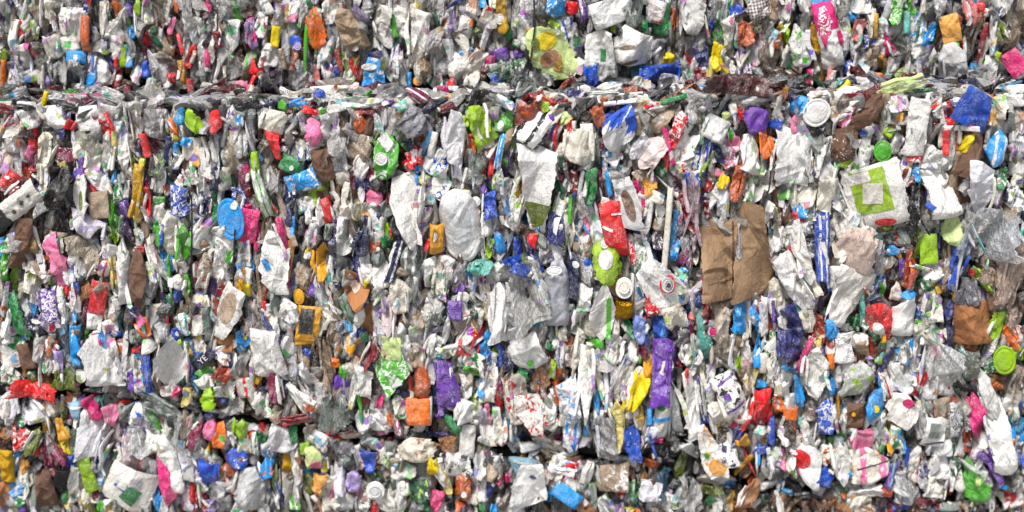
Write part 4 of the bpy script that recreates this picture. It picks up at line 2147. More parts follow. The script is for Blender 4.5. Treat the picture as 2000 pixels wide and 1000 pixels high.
# ------------------------------------------------------------------ sheets
TS = 500 / 1471.0 / PXM                         # metres per tile unit
def spans(shape, v, jit, rg):
    """half-widths left and right of the axis for heights v in [-1, 1]"""
    one = np.ones_like(v)
    if shape in ('r',): L = one.copy()
    elif shape == 'q': L = one * 0.94
    elif shape in ('e', 's'): L = np.sqrt(np.clip(1 - np.abs(v) ** 2.2, 0.003, 1))
    elif shape == 't': L = np.clip((1 - v) / 2, .05, 1)
    elif shape == 'v': L = np.clip((1 + v) / 2, .05, 1)
    elif shape == 'y': L = .35 + .65 * (1 + v) / 2
    elif shape == 'z': L = .50 + .50 * ((1 - v) / 2) ** .7
    elif shape == 'l': L = np.clip((1 - np.abs(v) ** 1.8), .06, 1)
    elif shape == 'd': L = np.clip(1 - np.abs(v), .04, 1)
    elif shape == 'g': L = np.where(v < .45, 1, np.clip(1 - (v - .45) * 1.1, .4, 1))
    elif shape == 'b': L = np.where(v < .25, .96, np.where(v < .62, .96 - (v - .25) * 1.65, .35))
    else: L = one.copy()
    Rr = L.copy()
    if shape == 'q':
        kn = np.sort(np.concatenate([[-1, 1], rg.uniform(-.85, .85, 3)]))
        tips = rg.choice([.08, .35, .7, .95], 2, p=[.25, .25, .25, .25])
        def side():
            val = np.concatenate([[tips[0]], rg.uniform(.68, 1.05, 3), [tips[1]]])
            return np.interp(v, kn, val)
        L = side(); Rr = side()
    def nz():
        s = np.zeros_like(v)
        for f, a in ((2.1, .4), (4.7, .3), (9.3, .3), (19, .3), (37, .2)):
            s += a * np.sin(v * f + rg.uniform(0, 6.28))
        return s * jit
    L = L * (1 + nz()); Rr = Rr * (1 + nz())
    mid = nz() * .5
    return -L + mid, Rr + mid

def crumple(w, h, slope, rg, vert=.6, big=1.0):
    """height field of a crushed sheet, in metres: a few long folds and many short creases, none of them repeating"""
    m = min(w, h); M_ = max(w, h)
    n = 4; th = np.where(rg.random(n) < vert, rg.normal(0, .45, n), rg.uniform(0, math.pi, n))
    dd = rg.uniform(-.4, .4, n) * np.where(np.abs(np.cos(th)) > .7, w, h)
    sl = rg.choice([-1, 1], n) * rg.uniform(.15, .6, n) * slope
    N = int(np.clip(w * h / .00028, 3, 46))
    tx = rg.uniform(-.55, .55, N) * w; tz = rg.uniform(-.55, .55, N) * h
    tt = np.where(rg.random(N) < vert, rg.normal(0, .5, N), rg.uniform(0, math.pi, N))
    ws = np.exp(rg.uniform(math.log(.0028), math.log(max(.006, min(.022, m * .35))), N)); lt = ws * rg.uniform(2.0, 7, N)
    am = ws * rg.uniform(.2, .75, N) * slope * rg.choice([-1, 1, 1], N)
    wa = rg.uniform(0, 6.28, 6)
    def f(x, z):
        wx = x + .05 * m * np.sin(z / m * 2.3 + wa[0]) + .02 * m * np.sin(z / m * 6.1 + wa[1])
        wz = z + .05 * m * np.sin(x / m * 2.9 + wa[2]) + .02 * m * np.sin(x / m * 6.7 + wa[3])
        o = np.zeros_like(x)
        for i in range(n):
            q = wx * math.cos(th[i]) + wz * math.sin(th[i]) - dd[i]
            o += sl[i] * (np.sqrt(q * q + 1e-6) )
        for i in range(N):
            c, s = math.cos(tt[i]), math.sin(tt[i])
            p = (wx - tx[i]) * c + (wz - tz[i]) * s; q = -(wx - tx[i]) * s + (wz - tz[i]) * c
            o += am[i] * np.clip(1 - np.abs(p) / ws[i], 0, 1) * np.sqrt(np.clip(1 - np.abs(q) / lt[i], 0, 1))
        return o
    return f

PROF = dict(  # slope, edge set-back, rim depth, outline jitter, family, default shape
 C=(.85, .010, .018, .07, 'paper', 'q'), P=(.40, .004, .010, .03, 'paper', 'r'), S=(.85, .008, .014, .10, 'plastic', 'q'),
 T=(.60, .008, .016, .06, 'plastic', 't'), F=(1.25, .010, .016, .12, 'film', 'q'), K=(.62, .005, .012, .05, 'card', 'r'),
 L=(.45, .004, .010, .05, 'plastic', 'r'), D=(.06, .003, .008, .015, 'plastic', 'e'), B=(.50, .030, .030, .04, 'plastic', 'b'),
 Y=(.62, .034, .020, .03, 'plastic', 'e'), M=(.80, .030, .020, .05, 'metal', 'r'), U=(.25, .025, .02, .03, 'plastic', 'y'))
OPAQUE_FILM = ('bk', 'dk', 'bl', 'li', 'rd', 'mg', 'dg', 'st', 'in', 'mr', 'nv', 'dr', 'mo')

def grid(w, h, shape, jit, rg, step):
    nu = int(np.clip(w / step, 4, 64)) + 1; nv = int(np.clip(h / step, 5, 90)) + 1
    v = np.linspace(-1, 1, nv)
    if shape in ('e', 's', 'l'): v = np.sin(v * math.pi / 2)
    L, Rr = spans(shape, v, jit, rg)
    t = np.linspace(0, 1, nu)
    U = L[:, None] * (1 - t) + Rr[:, None] * t
    V = np.repeat(v[:, None], nu, 1)
    V = V + .4 * jit * np.sin(U * 3 + rg.uniform(0, 6))
    if shape in 'qlzyg' and shape:
        k = min(.45, .5 * w / h); st, sb = rg.uniform(-k, k, 2)
        V = V + np.where(V > 0, st * V * U, -sb * V * U)
    return U, V, nu, nv

def faces_of(nu, nv):
    i = np.arange(nv - 1)[:, None] * nu + np.arange(nu - 1)[None]
    return np.stack([i, i + 1, i + nu + 1, i + nu], -1).reshape(-1, 4)
def rim_of(nu, nv):
    return np.concatenate([np.arange(nu), np.arange(1, nv) * nu + nu - 1, (nv - 1) * nu + np.arange(nu - 2, -1, -1), np.arange(nv - 2, 0, -1) * nu])

def sheet(kind, shape, w, h, col, ink, pat, seed, printed=1.0, step=5 * TS, slope_k=1.0, jit_k=1.0, field=None, frame=None, lift=.0, back_k=1.0):
    """vertices, faces and attributes of one crushed piece; w, h in metres.
    field/frame: for a part that lies on its thing's relief (frame = centre x, z, angle in the thing's own axes)"""
    rg = np.random.default_rng(seed)
    slope, back, rim, jit, fam, dshape = PROF[kind]
    if shape == '': shape = dshape
    U, V, nu, nv = grid(w, h, shape, jit * jit_k, rg, step)
    X = U * w / 2; Z = V * h / 2
    own = crumple(w, h, slope * slope_k, rg, vert=.7 if kind in 'CSFL' else .45)
    if field is None:
        bw = min(w, h); bk = min(back * 1.6, bw * .45) * back_k
        y0 = own(X * 0 + X, Z)
        k1, k2 = rg.uniform(-.5, .8, 2) * min(1, .05 / w); x0 = rg.uniform(-.3, .3) * w; skew = rg.normal(0, .12)
        tilt = rg.normal(0, .12, 2) if kind in 'CSF' else (0, 0)
        def f(x, z):
            a = np.minimum(np.abs(x / (w / 2)), 1.05); b = np.minimum(np.abs(z / (h / 2)), 1.05)
            if kind in 'CSFT' and shape in 'qldztvyg':
                q = x + skew * z - x0
                y = k1 * np.maximum(q, 0) + k2 * np.maximum(-q, 0) + bk * (.5 * a ** 6 + .5 * b ** 8) - own(x, z)
            else: y = bk * (a ** 4 + .8 * b ** 6) - own(x, z)
            if kind == 'Y': y = y + .003 * np.exp(-((np.sqrt(a * a + b * b) - .86) / .05) ** 2)
            return y + tilt[0] * x + tilt[1] * z * .5
        Y = f(X, Z); X2, Z2 = X, Z
        Y = Y - Y.mean()
        mean = f(X, Z).mean()
        g = lambda x, z: f(x, z) - mean
    else:
        cx, cz, an = frame; c, s = math.cos(an), math.sin(an)
        X2 = cx + X * c + Z * s; Z2 = cz - X * s + Z * c
        Y = field(X2, Z2) - lift; g = field
        if kind == 'D':
            Y = np.full_like(X, Y.mean()) - .002 - 2.2 * lift - own(X, Z) * .5
            r = np.sqrt(U ** 2 + V ** 2); Y = Y + .003 * np.exp(-((r - .75) / .07) ** 2)
        rim = .003 if kind != 'D' else .008
    if field is None and kind == 'D':
        r = np.sqrt(U ** 2 + V ** 2); Y = Y + .0035 * np.exp(-((r - .8) / .06) ** 2)
    n = nu * nv
    co = np.stack([X2, Y, Z2], -1).reshape(-1, 3)
    rm = rim_of(nu, nv); cen = co.mean(0)
    sk = co[rm].copy(); inn = .97 if field is None else 1.0
    sk[:, 0] = cen[0] + (sk[:, 0] - cen[0]) * inn; sk[:, 2] = cen[2] + (sk[:, 2] - cen[2]) * inn; sk[:, 1] += rim
    F = faces_of(nu, nv)
    m = len(rm); a = np.arange(m); b = (a + 1) % m
    F2 = np.stack([rm[b], rm[a], n + a, n + b], -1)
    co = np.concatenate([co, sk]); F = np.concatenate([F, F2])
    uv = np.stack([U, V], -1).reshape(-1, 2); uv = np.concatenate([uv, uv[rm]])
    rnd = rg.random(); off = rg.uniform(-3, 3, 3)
    tc = dull(lin(col)); ic = dull(lin(ink)) if ink else tc * .6
    if kind in 'CPFKS': tc = tc * rg.uniform(.80, 1.06) * (1 - rg.random() ** 2 * np.array((.03, .055, .11)))
    if fam == 'film' and col in OPAQUE_FILM: fam = 'plastic'
    metric = np.stack([co[:, 0], co[:, 1] * .6, co[:, 2]], -1) + off
    if frame is not None:
        mm = np.stack([X.ravel(), X.ravel() * 0, Z.ravel()], -1); metric = np.concatenate([mm, mm[rm]]) + off
    N = len(co)
    return dict(co=co, F=F, tint=np.tile([*tc, printed], (N, 1)), ink=np.tile([*ic, 1], (N, 1)),
                place=np.concatenate([uv, np.full((N, 1), rnd)], 1), metric=metric, mat=(fam, pat)), g

def flaps(kind, w, h, col, ink, pat, seed, pale):
    """loose folded edges and torn lips of the same piece"""
    rg = np.random.default_rng(seed + 77); out = []
    n = int(min(3, .5 + rg.random() + w * h / .003))
    for i in range(n):
        fw = min(w, rg.uniform(.006, .016)) ; fh = h * rg.uniform(.35, .95)
        side = rg.choice([-1, 1]); c2 = col
        if rg.random() < .3: c2 = 'wh' if not pale else ('cr', 'gy', 'lw', 'wh')[rg.integers(4)]
        d, _ = sheet('L' if rg.random() < .6 else kind, 'ql'[rg.integers(2)], fw, fh, c2, ink if c2 == col else None, pat if c2 == col else '', seed * 3 + i, step=6 * TS)
        x = side * w * rg.uniform(.12, .5); z = rg.uniform(-.3, .3) * (h - fh * .6)
        M = Matrix.Translation((x, rg.uniform(-.011, .006), z)) @ Matrix.Rotation(rg.normal(0, .7), 4, 'Z') @ Matrix.Rotation(rg.normal(0, .12), 4, 'X') @ Matrix.Rotation(rg.normal(0, .13), 4, 'Y')
        out.append((d, M))
    return out

def build(name, pieces, parent=None, matrix=None, smooth=False):
    """pieces: list of (dict, Matrix or None) -> ONE mesh object"""
    co = []; F = []; at = {k: [] for k in ('tint', 'ink', 'place', 'metric')}; mi = []; mats = []; o = 0
    for d, M in pieces:
        c = d['co']
        if M is not None:
            A = np.array(M); c = c @ A[:3, :3].T + A[:3, 3]
        co.append(c); F.append(d['F'] + o); o += len(c)
        for k in at: at[k].append(d[k])
        if d['mat'] not in mats: mats.append(d['mat'])
        mi.append(np.full(len(d['F']), mats.index(d['mat'])))
    co = np.concatenate(co).astype(np.float32); F = np.concatenate(F).astype(np.int32); mi = np.concatenate(mi).astype(np.int32)
    me = bpy.data.meshes.new(name)
    me.vertices.add(len(co)); me.vertices.foreach_set('co', co.ravel())
    me.loops.add(F.size); me.loops.foreach_set('vertex_index', F.ravel())
    me.polygons.add(len(F)); me.polygons.foreach_set('loop_start', np.arange(0, F.size, 4, dtype=np.int32))
    me.polygons.foreach_set('loop_total', np.full(len(F), 4, np.int32))
    me.polygons.foreach_set('material_index', mi)
    me.polygons.foreach_set('use_smooth', np.full(len(F), smooth))
    me.update(calc_edges=True)
    for k, typ, nm in (('tint', 'FLOAT_COLOR', 'color'), ('ink', 'FLOAT_COLOR', 'color'), ('place', 'FLOAT_VECTOR', 'vector'), ('metric', 'FLOAT_VECTOR', 'vector')):
        a = me.attributes.new(k, typ, 'POINT'); a.data.foreach_set(nm, np.concatenate(at[k]).astype(np.float32).ravel())
    for mt in mats: me.materials.append(material(*mt))
    ob = bpy.data.objects.new(name, me); COL.objects.link(ob)
    if parent is not None: ob.parent = parent
    if matrix is not None: ob.matrix_world = matrix
    return ob

# ------------------------------------------------------------------ where things sit
def ledge_y(px): return 192 - .014 * px
SEAM = [(-100, 750), (0, 757), (130, 766), (340, 792), (420, 803), (560, 838), (640, 850), (800, 850), (960, 868), (1150, 888), (1300, 905), (1370, 935), (1500, 948), (1700, 950), (1820, 966), (2100, 985)]
def seam_y(px):
    for (a, ya), (b, yb) in zip(SEAM, SEAM[1:]):
        if px <= b: return ya + (yb - ya) * (px - a) / (b - a)
    return 985
SETBACK = .28
def zone(px, py):
    l = ledge_y(px)
    if py < l - 22: return 'upper'
    if py < l + 18: return 'ledge'
    return 'middle' if py < seam_y(px) else 'bottom'
def face_y(px, py):
    l = ledge_y(px); z = zone(px, py)
    if z == 'upper': return SETBACK
    if z == 'ledge': return SETBACK * min(1, max(0, (l + 16 - py) / 38))
    return 0.0

def matrix_at(px, py, y, rot, yaw, pitch):
    return Matrix.Translation(P(px, py, y)) @ Matrix.Rotation(yaw, 4, 'Z') @ Matrix.Rotation(pitch, 4, 'X') @ Matrix.Rotation(rot, 4, 'Y')

# ------------------------------------------------------------------ read the list
TILES = {c: (500 * (i % 4), (0, 330, 660)[i // 4]) for i, c in enumerate('ABCDEFGHIJKL')}
items = []; org = (0, 0)
for ln in DATA.strip().split('\n'):
    if ln[0] == '@': org = TILES[ln[1]]; continue
    lab = None
    if '|' in ln: ln, lab = ln.split('|'); lab = lab.strip()
    part = ln[0] == '>'
    t = ln.lstrip('> ').split()
    x, y, w, h, rot = map(float, t[:5]); k = t[5][0]; sh = t[5][1:]
    cc = t[6].split(','); col = cc[0]; ink = cc[1] if len(cc) > 1 else None; pat = cc[2] if len(cc) > 2 else ''
    d = dict(px=org[0] + x * 500 / 1471, py=org[1] + y * 500 / 1471, w=w, h=h, rot=rot, k=k, sh=sh, col=col, ink=ink, pat=pat, lab=lab, parts=[])
    if part: items[-1]['parts'].append(d)
    else: items.append(d)

NOUN = {}
def name_of(d):
    k, w, h, c = d['k'], d['w'], d['h'], d['col']
    lo, hi = min(w, h), max(w, h)
    if k == 'C':  # one sort of crushed carton, its noun varied by colour and proportions
        if d['pat'] == 't' or d['sh'] == 'g' or w * h > 16000: return 'crushed_carton'
        if d['sh'] == 'e': return 'crushed_cup'
        if c in ('gy', 'wg', 'gg', 'wf'): return 'crushed_tub'
        if c in ('cr', 'be', 'tn', 'yc', 'br', 'pb'): return 'crumpled_paper'
        if c not in ('wh', 'lw', 'pw'): return 'crushed_packet'
        if hi / lo > 2.3: return 'crushed_sleeve'
        return 'crushed_carton' if d['pat'] or w * h > 9500 else 'crushed_box'
    if k == 'S':
        if hi / lo > 2.4: return 'wrapper_strip'
        return 'wrapper_scrap' if w * h > 3600 else 'plastic_scrap'
    if k == 'F': return 'plastic_bag' if c in OPAQUE_FILM else 'plastic_film'  # dark ones among the opaque sheets are gap shade drawn as film
    return dict(P='card_panel', T='torn_scrap', K='cardboard_piece', L='plastic_strip', D='round_lid', B='crushed_bottle', Y='plastic_tub', M='drink_can', U='crushed_cup')[k]
CATS = dict(crushed_carton='carton', crushed_cup='cup', crushed_tub='tub', crumpled_paper='crumpled paper', crushed_packet='packet', crushed_sleeve='sleeve', crushed_box='box',
 wrapper_strip='wrapper strip', wrapper_scrap='wrapper', plastic_scrap='plastic scrap', plastic_bag='plastic bag', plastic_film='plastic film', card_panel='card', torn_scrap='torn scrap',
 cardboard_piece='cardboard', plastic_strip='plastic strip', round_lid='lid', crushed_bottle='bottle', plastic_tub='tub', drink_can='can')
PLURAL = dict(plastic_bag='crumpled plastic bags', crumpled_paper='wads of crumpled paper', crushed_box='crushed boxes', drink_can='drink cans')

# ------------------------------------------------------------------ labels
CUT = (' in the ', ' under ', ' beside ', ' above ', ' left of', ' right of', ' below', ' at ', ' over ', ' on ', ' between ', ' next ', ' hanging', ' standing', ' lying', ' near',
       ' among', ' close', ' just', ' inside', ' behind', ' leaning', ' tucked', ' resting', ' flattened just', ' running', ' down ', ' crushed between', ' sitting', ' stretcher', ' poking', ' folded under', ' shaped like')
marks = []
for d in items:
    if d['lab']:
        s = d['lab']; n = min([s.find(c) for c in CUT if s.find(c) > 0] + [len(s)]); s = s[:n].strip()
        if 2 <= len(s.split()) <= 7: marks.append((s, d))
cnt = {}
for s, d in marks: cnt[s] = cnt.get(s, 0) + 1
marks = [(s, d) for s, d in marks if cnt[s] == 1 and len(s.split()) > 2]
used = set(d['lab'] for d in items if d['lab'])
assert len(used) == sum(1 for d in items if d['lab'])
BALE = dict(upper='in the upper bale', ledge='on the ledge', middle='in the middle bale', bottom='in the bottom bale')
PATW = dict(o='blotched {}', s='striped {}', t='with {} print', b='topped with {}', h='with {} foot', d='dotted {}', c='veined {}', f='streaked {}', k='checked {}', w='with {} square')
def way(dx, dy):
    a = math.degrees(math.atan2(-dy, dx)) % 360
    return ('right of', 'up and right of', 'above', 'up and left of', 'left of', 'down and left of', 'below', 'down and right of')[int((a + 22.5) // 45) % 8]
def auto_label(d):
    noun = name_of(d).replace('_', ' '); w, h = d['w'], d['h']; ar = w * h
    pt = PATW[d['pat']].format(CN[d['ink']]) if d['ink'] else ''
    size = 'tiny' if ar < 2400 else 'small' if ar < 5000 else '' if ar < 12000 else 'large'
    lean = '' if abs(d['rot']) < 8 else ('flat lying' if abs(d['rot']) > 55 else 'right leaning' if d['rot'] > 0 else 'left leaning')
    form = 'narrow' if h / w > 3 else 'tall' if h / w > 2 else 'squat' if h / w < .8 else ''
    near = sorted(marks, key=lambda m: math.hypot(m[1]['px'] - d['px'], m[1]['py'] - d['py']))[:7]
    core = ' '.join(x for x in (CN[d['col']], noun, pt) if x)
    for extra in ((size,), (size, form), (size, lean), (size, form, lean)):
        for j, (s, m) in enumerate(near[:4]):
            dx, dy = d['px'] - m['px'], d['py'] - m['py']; r = math.hypot(dx, dy)
            t = ' '.join(x for x in extra if x) + ' ' + core + ' ' + ('just ' if r < 45 else 'far ' if r > 110 else '') + way(dx, dy) + ' the ' + s
            t = ' '.join(t.split())
            if 4 <= len(t.split()) <= 16 and t not in used: used.add(t); return t
    for a in range(6):
        for b in range(6):
            t = '%s between the %s and the %s' % (core, near[a][0], near[b][0])
            if a != b and len(t.split()) <= 16 and t not in used: used.add(t); return t
    for s, m in near:
        for f in ('second', 'third', 'fourth'):
            t = '%s %s %s the %s' % (f, core, way(d['px'] - m['px'], d['py'] - m['py']), s)
            if len(t.split()) <= 16 and t not in used: used.add(t); return t
    return 'another ' + core + ' ' + BALE[zone(d['px'], d['py'])]

WHITES = ('wh', 'cr', 'lw', 'wg', 'be', 'tn', 'gy', 'gg')
# ------------------------------------------------------------------ build the listed pieces
byname = {}
for i, d in enumerate(items):
    d['i'] = i; d['nm'] = name_of(d); byname.setdefault(d['nm'], []).append(d)
LIMIT = 290
loose = set()
for n, L in byname.items():
    L.sort(key=lambda d: -(d['w'] * d['h'] + (1e9 if d['lab'] else 0)))
    for d in L[LIMIT:]: loose.add(d['i'])
rest = {}
for d in items:
    i = d['i']; px, py = d['px'], d['py']; z = zone(px, py); k = d['k']
    w, h = d['w'] * TS, d['h'] * TS
    rg = np.random.default_rng(1000 + i); ar = d['w'] * d['h']
    pale = d['col'] in WHITES or d['col'] in ('wf', 'pw', 'wt')
    if k in 'CSF' and not (d['sh'] in ('r', 'e', 't', 'v')):
        w *= 1.24 if pale else 1.0; h *= 1.14 if pale else 1.0
    rot = R(d['rot']) + rg.normal(0, .03 if d['lab'] else .13)
    fy = face_y(px, py)
    y = fy - .004 - (.018 if pale else .012) * math.exp(-ar / 9000) + rg.uniform(-.007, .007)
    if k == 'F' and d['col'] in ('dk', 'bk', 'dg') and z != 'ledge' and not d['lab']: y += .028 if d['col'] != 'bk' else .008  # dark sheets standing in for the shade of gaps sit deeper
    if d['lab']: y -= .014 + (.016 if ar > 9000 else 0) + (.008 if ar > 30000 else 0)
    if d['lab'] and z == 'ledge': y -= .05
    if d['lab'] and 'resting on the ledge' in d['lab']: y -= .10
    if k == 'L': y -= .012
    if k == 'K' and not d['lab']: y += .008
    yaw = rg.normal(0, .10 if d['lab'] else .24); pitch = rg.normal(0, .06 if d['lab'] else .12)
    if z == 'ledge' and abs(d['rot']) >= 50:      # lying flat on top of the middle bales
        pitch = -rg.uniform(.75, 1.2) if not d['lab'] else -.3; w *= 1.1; y += .01 if not d['lab'] else 0
    if not d['lab'] and abs(py - seam_y(px)) < 14: y += .035
    if abs(px - 1340) < 45 and 700 < py < 930 and k == 'F': y += .03
    wz = w * h
    M = matrix_at(px, py, y, rot, yaw, pitch)
    big = d['sh'] == '' and k in 'CSF'
    me, g = sheet(k, d['sh'], w / max(.85, math.cos(yaw)), h * 1.03, d['col'], d['ink'], d['pat'], 1000 + i, printed=0.0 if d['lab'] else 1.0, step=(5 if ar < 60000 else 6) * TS,
                  jit_k=(2.6 if d['sh'] == 'e' and k in 'CSP' else 1.0), slope_k=(1.25 if k == 'K' and d['lab'] else .85 if d['sh'] in ('r', 'e') else 1.0) * (.75 if d['lab'] and k == 'C' and ar > 15000 else 1))
    if i in loose:
        rest.setdefault(d['nm'], []).append((me, M)); continue
    extra = flaps(k, w, h, d['col'], d['ink'], d['pat'], 1000 + i, pale) if k in 'CSF' and not d['parts'] and ar > 2200 and d['sh'] not in ('e',) else []
    ob = build(d['nm'], [(me, None)] + extra, matrix=M, smooth=k in 'DBYM')
    ob['label'] = d['lab'] or auto_label(d); ob['category'] = CATS[d['nm']]
    ob['group'] = PLURAL.get(d['nm'], d['nm'].replace('_', ' ') + 's') + ' pressed into the bales' if d['nm'] != 'drink_can' else 'crushed drink cans'
    c, s = math.cos(rot), math.sin(rot)
    for j, q in enumerate(d['parts']):
        ox, oz = (q['px'] - px) / PXM, -(q['py'] - py) / PXM * 1.03
        lx, lz = ox * c - oz * s, ox * s + oz * c
        if q['k'] == 'X':
            cu = bpy.data.curves.new('lettering', 'FONT'); cu.body = q['ink']; cu.size = q['h'] * TS; cu.align_x = 'CENTER'; cu.align_y = 'CENTER'; cu.extrude = .0004; cu.resolution_u = 4
            to = bpy.data.objects.new('lettering', cu); COL.objects.link(to)
            tm = bpy.data.meshes.new_from_object(to.evaluated_get(bpy.context.evaluated_depsgraph_get())); bpy.data.objects.remove(to)
            an = R(q['rot']) - rot; ca, sa = math.cos(an), math.sin(an)
            y0 = float(g(np.array([lx]), np.array([lz]))[0]) - .008
            for vv in tm.vertices:
                a_, b_, e_ = vv.co; vv.co = (lx + a_ * ca + b_ * sa, y0 - e_, lz - a_ * sa + b_ * ca)
            tm.materials.append(plain('print_' + q['col'], tuple(lin(q['col'])), scale=40))
            o_ = bpy.data.objects.new('lettering', tm); COL.objects.link(o_); o_.parent = ob; continue
        pn = dict(D='lid', P='printed_patch', L='stripe', B='side_panel', T='corner_patch', K='flap').get(q['k'], 'patch')  # dark patches on the slotted box are holes, their shade painted as squares
        if q['sh'] == 'e' and q['k'] == 'P': pn = 'label_patch'
        if d['sh'] == 'z' and 'ribbed' in (d['lab'] or ''): pn = ('ring', 'rim', 'hole')[j]
        if 'cardboard box' in (d['lab'] or ''): pn = ('front_panel', 'fold_edge')[min(j, 1)]
        me2, _ = sheet(q['k'], q['sh'], q['w'] * TS, q['h'] * TS, q['col'], q['ink'], q['pat'], 5000 + i * 9 + j, printed=0.0, step=4 * TS, jit_k=.7,
                       field=g, frame=(lx, lz, R(q['rot']) - rot), lift=.0025 + .0012 * j)
        if q['k'] != 'D': me2['co'][:, 1] += 0
        p = build(pn, [(me2, None)], parent=ob)
for n, L in rest.items():
    ob = build(n.replace('crushed_', 'small_crushed_') + '_remnants', L); ob['kind'] = 'stuff'; ob['category'] = CATS[n]
    ob['label'] = 'countless small %s remnants squeezed between the larger pieces' % n.replace('_', ' ')

# ------------------------------------------------------------------ packed filling behind and between
FC = ['wh'] * 52 + ['cr'] * 16 + ['lw'] * 12 + ['wg'] * 8 + ['gy'] * 5 + ['be'] * 8 + ['tn'] * 8 + ['gg'] * 2 + ['bn'] * 5 + ['dg'] * 2 + ['rd', 'rd', 'dr', 'sb', 'sb', 'bl', 'bl', 'in', 'nv', 'lgn', 'lg', 'gn', 'dgn', 'ye', 'yo', 'or', 'ob', 'mg', 'pk', 'pu', 'lv', 'tl', 'tb', 'mu', 'mr']
fill = {'C': [], 'S': [], 'F': []}
def scatter(step_x, step_y, dy0, dy1, wr, hr, seed, skip=0.0, pcol=None, film=.2, avoid=False, darkened=1.0):
    KEEP = [(d['px'], d['py'], d['w'] * .17 * .9 + 4, d['h'] * .17 * .85 + 8) for d in items if d['lab'] or d['w'] * d['h'] > 14000]
    rg = np.random.default_rng(seed); n = 0
    y = -70
    while y < 1080:
        x = -110 + rg.uniform(0, step_x)
        while x < 2110:
            px, py = x + rg.uniform(-.5, .5) * step_x, y + rg.uniform(-.5, .5) * step_y
            x += step_x
            if rg.random() < skip: continue
            if avoid and any(abs(px - a) < ww and abs(py - b) < hh for a, b, ww, hh in KEEP): continue
            sy = seam_y(px); z = zone(px, py)
            ws, hs = rg.uniform(*wr), rg.uniform(*hr)
            if z == 'middle' and py + hs * .5 > sy - 4: hs *= .6; py = min(py, sy - 6 - hs * .5)
            if z == 'bottom' and py - hs * .5 < sy + 4: hs *= .6; py = max(py, sy + 8 + hs * .5)
            if z == 'upper' and py + hs * .5 > ledge_y(px): py -= hs * .3
            if z == 'middle' and py - hs * .5 < ledge_y(px) + 14: py += hs * .35
            yy = face_y(px, py) + rg.uniform(dy0, dy1)
            if 1318 < px < 1362 and 690 < py < 950: yy += .06
            rot = rg.normal(0, .16 if rg.random() < .7 else .6); pitch = rg.normal(0, .1); yaw = rg.normal(0, .55)
            if z == 'ledge': rot = math.pi / 2 + rg.normal(0, .2); pitch = -rg.uniform(.9, 1.35); hs *= 1.1; ws *= .9; yy += .01
            if dy0 < .03 and 1306 < px < 1362 and 690 < py < 950: continue
            if dy0 < .03 and 1200 < px < 1370 and 870 < py < 935 and rg.random() < .7: continue
            if abs(py - sy) < 11 and dy0 < .03 and rg.random() < .8: continue
            c = (pcol or FC)[rg.integers(len(pcol or FC))]
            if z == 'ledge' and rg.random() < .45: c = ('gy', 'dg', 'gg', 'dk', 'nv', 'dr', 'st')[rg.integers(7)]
            grime = math.exp(-((px - 1150) / 700) ** 2 - ((py - 860) / 130) ** 2) + .25
            if px > 1370 and py > seam_y(px) and rg.random() < .6: c = ('bn', 'br', 'tn', 'dk', 'bn')[rg.integers(5)]
            if dy0 > 0 and rg.random() < grime * .4: c = ('tn', 'bn', 'be', 'dg', 'br')[rg.integers(5)]
            r = rg.random(); k = 'F' if r < film else 'S' if (c not in WHITES or r < film + .12) else 'C'
            if rg.random() < .04: k = 'F'
            ink = None; pat = ''
            if c in WHITES and k == 'C' and rg.random() < .5:
                ink = FC[rg.integers(len(FC))]; pat = 'ostdcsb'[rg.integers(7)]
                if ink in WHITES: ink = 'dg'; pat = 't'
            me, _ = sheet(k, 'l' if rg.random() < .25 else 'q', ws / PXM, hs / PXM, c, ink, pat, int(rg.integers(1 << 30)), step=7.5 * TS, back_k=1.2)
            me['tint'][:, :3] *= darkened  # crevice shade painted in: filling tint darkened so the gaps read deep
            fill[k].append((me, matrix_at(px, py, yy, rot, max(-1.1, min(1.1, yaw)), pitch))); n += 1
        y += step_y
    return n
scatter(30, 62, .036, .062, (34, 56), (80, 150), 11, film=.1, darkened=.35)
scatter(19, 52, .006, .034, (16, 34), (50, 120), 12, darkened=.52)  # both rear layers carry painted gap shade in their tint
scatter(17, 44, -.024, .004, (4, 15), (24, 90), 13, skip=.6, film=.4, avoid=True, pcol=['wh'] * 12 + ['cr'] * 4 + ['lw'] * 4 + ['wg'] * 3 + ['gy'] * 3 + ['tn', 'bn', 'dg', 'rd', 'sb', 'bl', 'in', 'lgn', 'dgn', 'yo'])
for k, nm, lb in (('C', 'packed_cartons', 'dense mass of pressed pale cartons filling the gaps of every bale'),
                  ('S', 'packed_wrappers', 'dense mass of pressed coloured wrappers filling the gaps of every bale'),
                  ('F', 'packed_films', 'dense mass of pressed clear films filling the gaps of every bale')):
    ob = build(nm, fill[k]); ob['kind'] = 'stuff'; ob['label'] = lb; ob['category'] = 'packed waste'

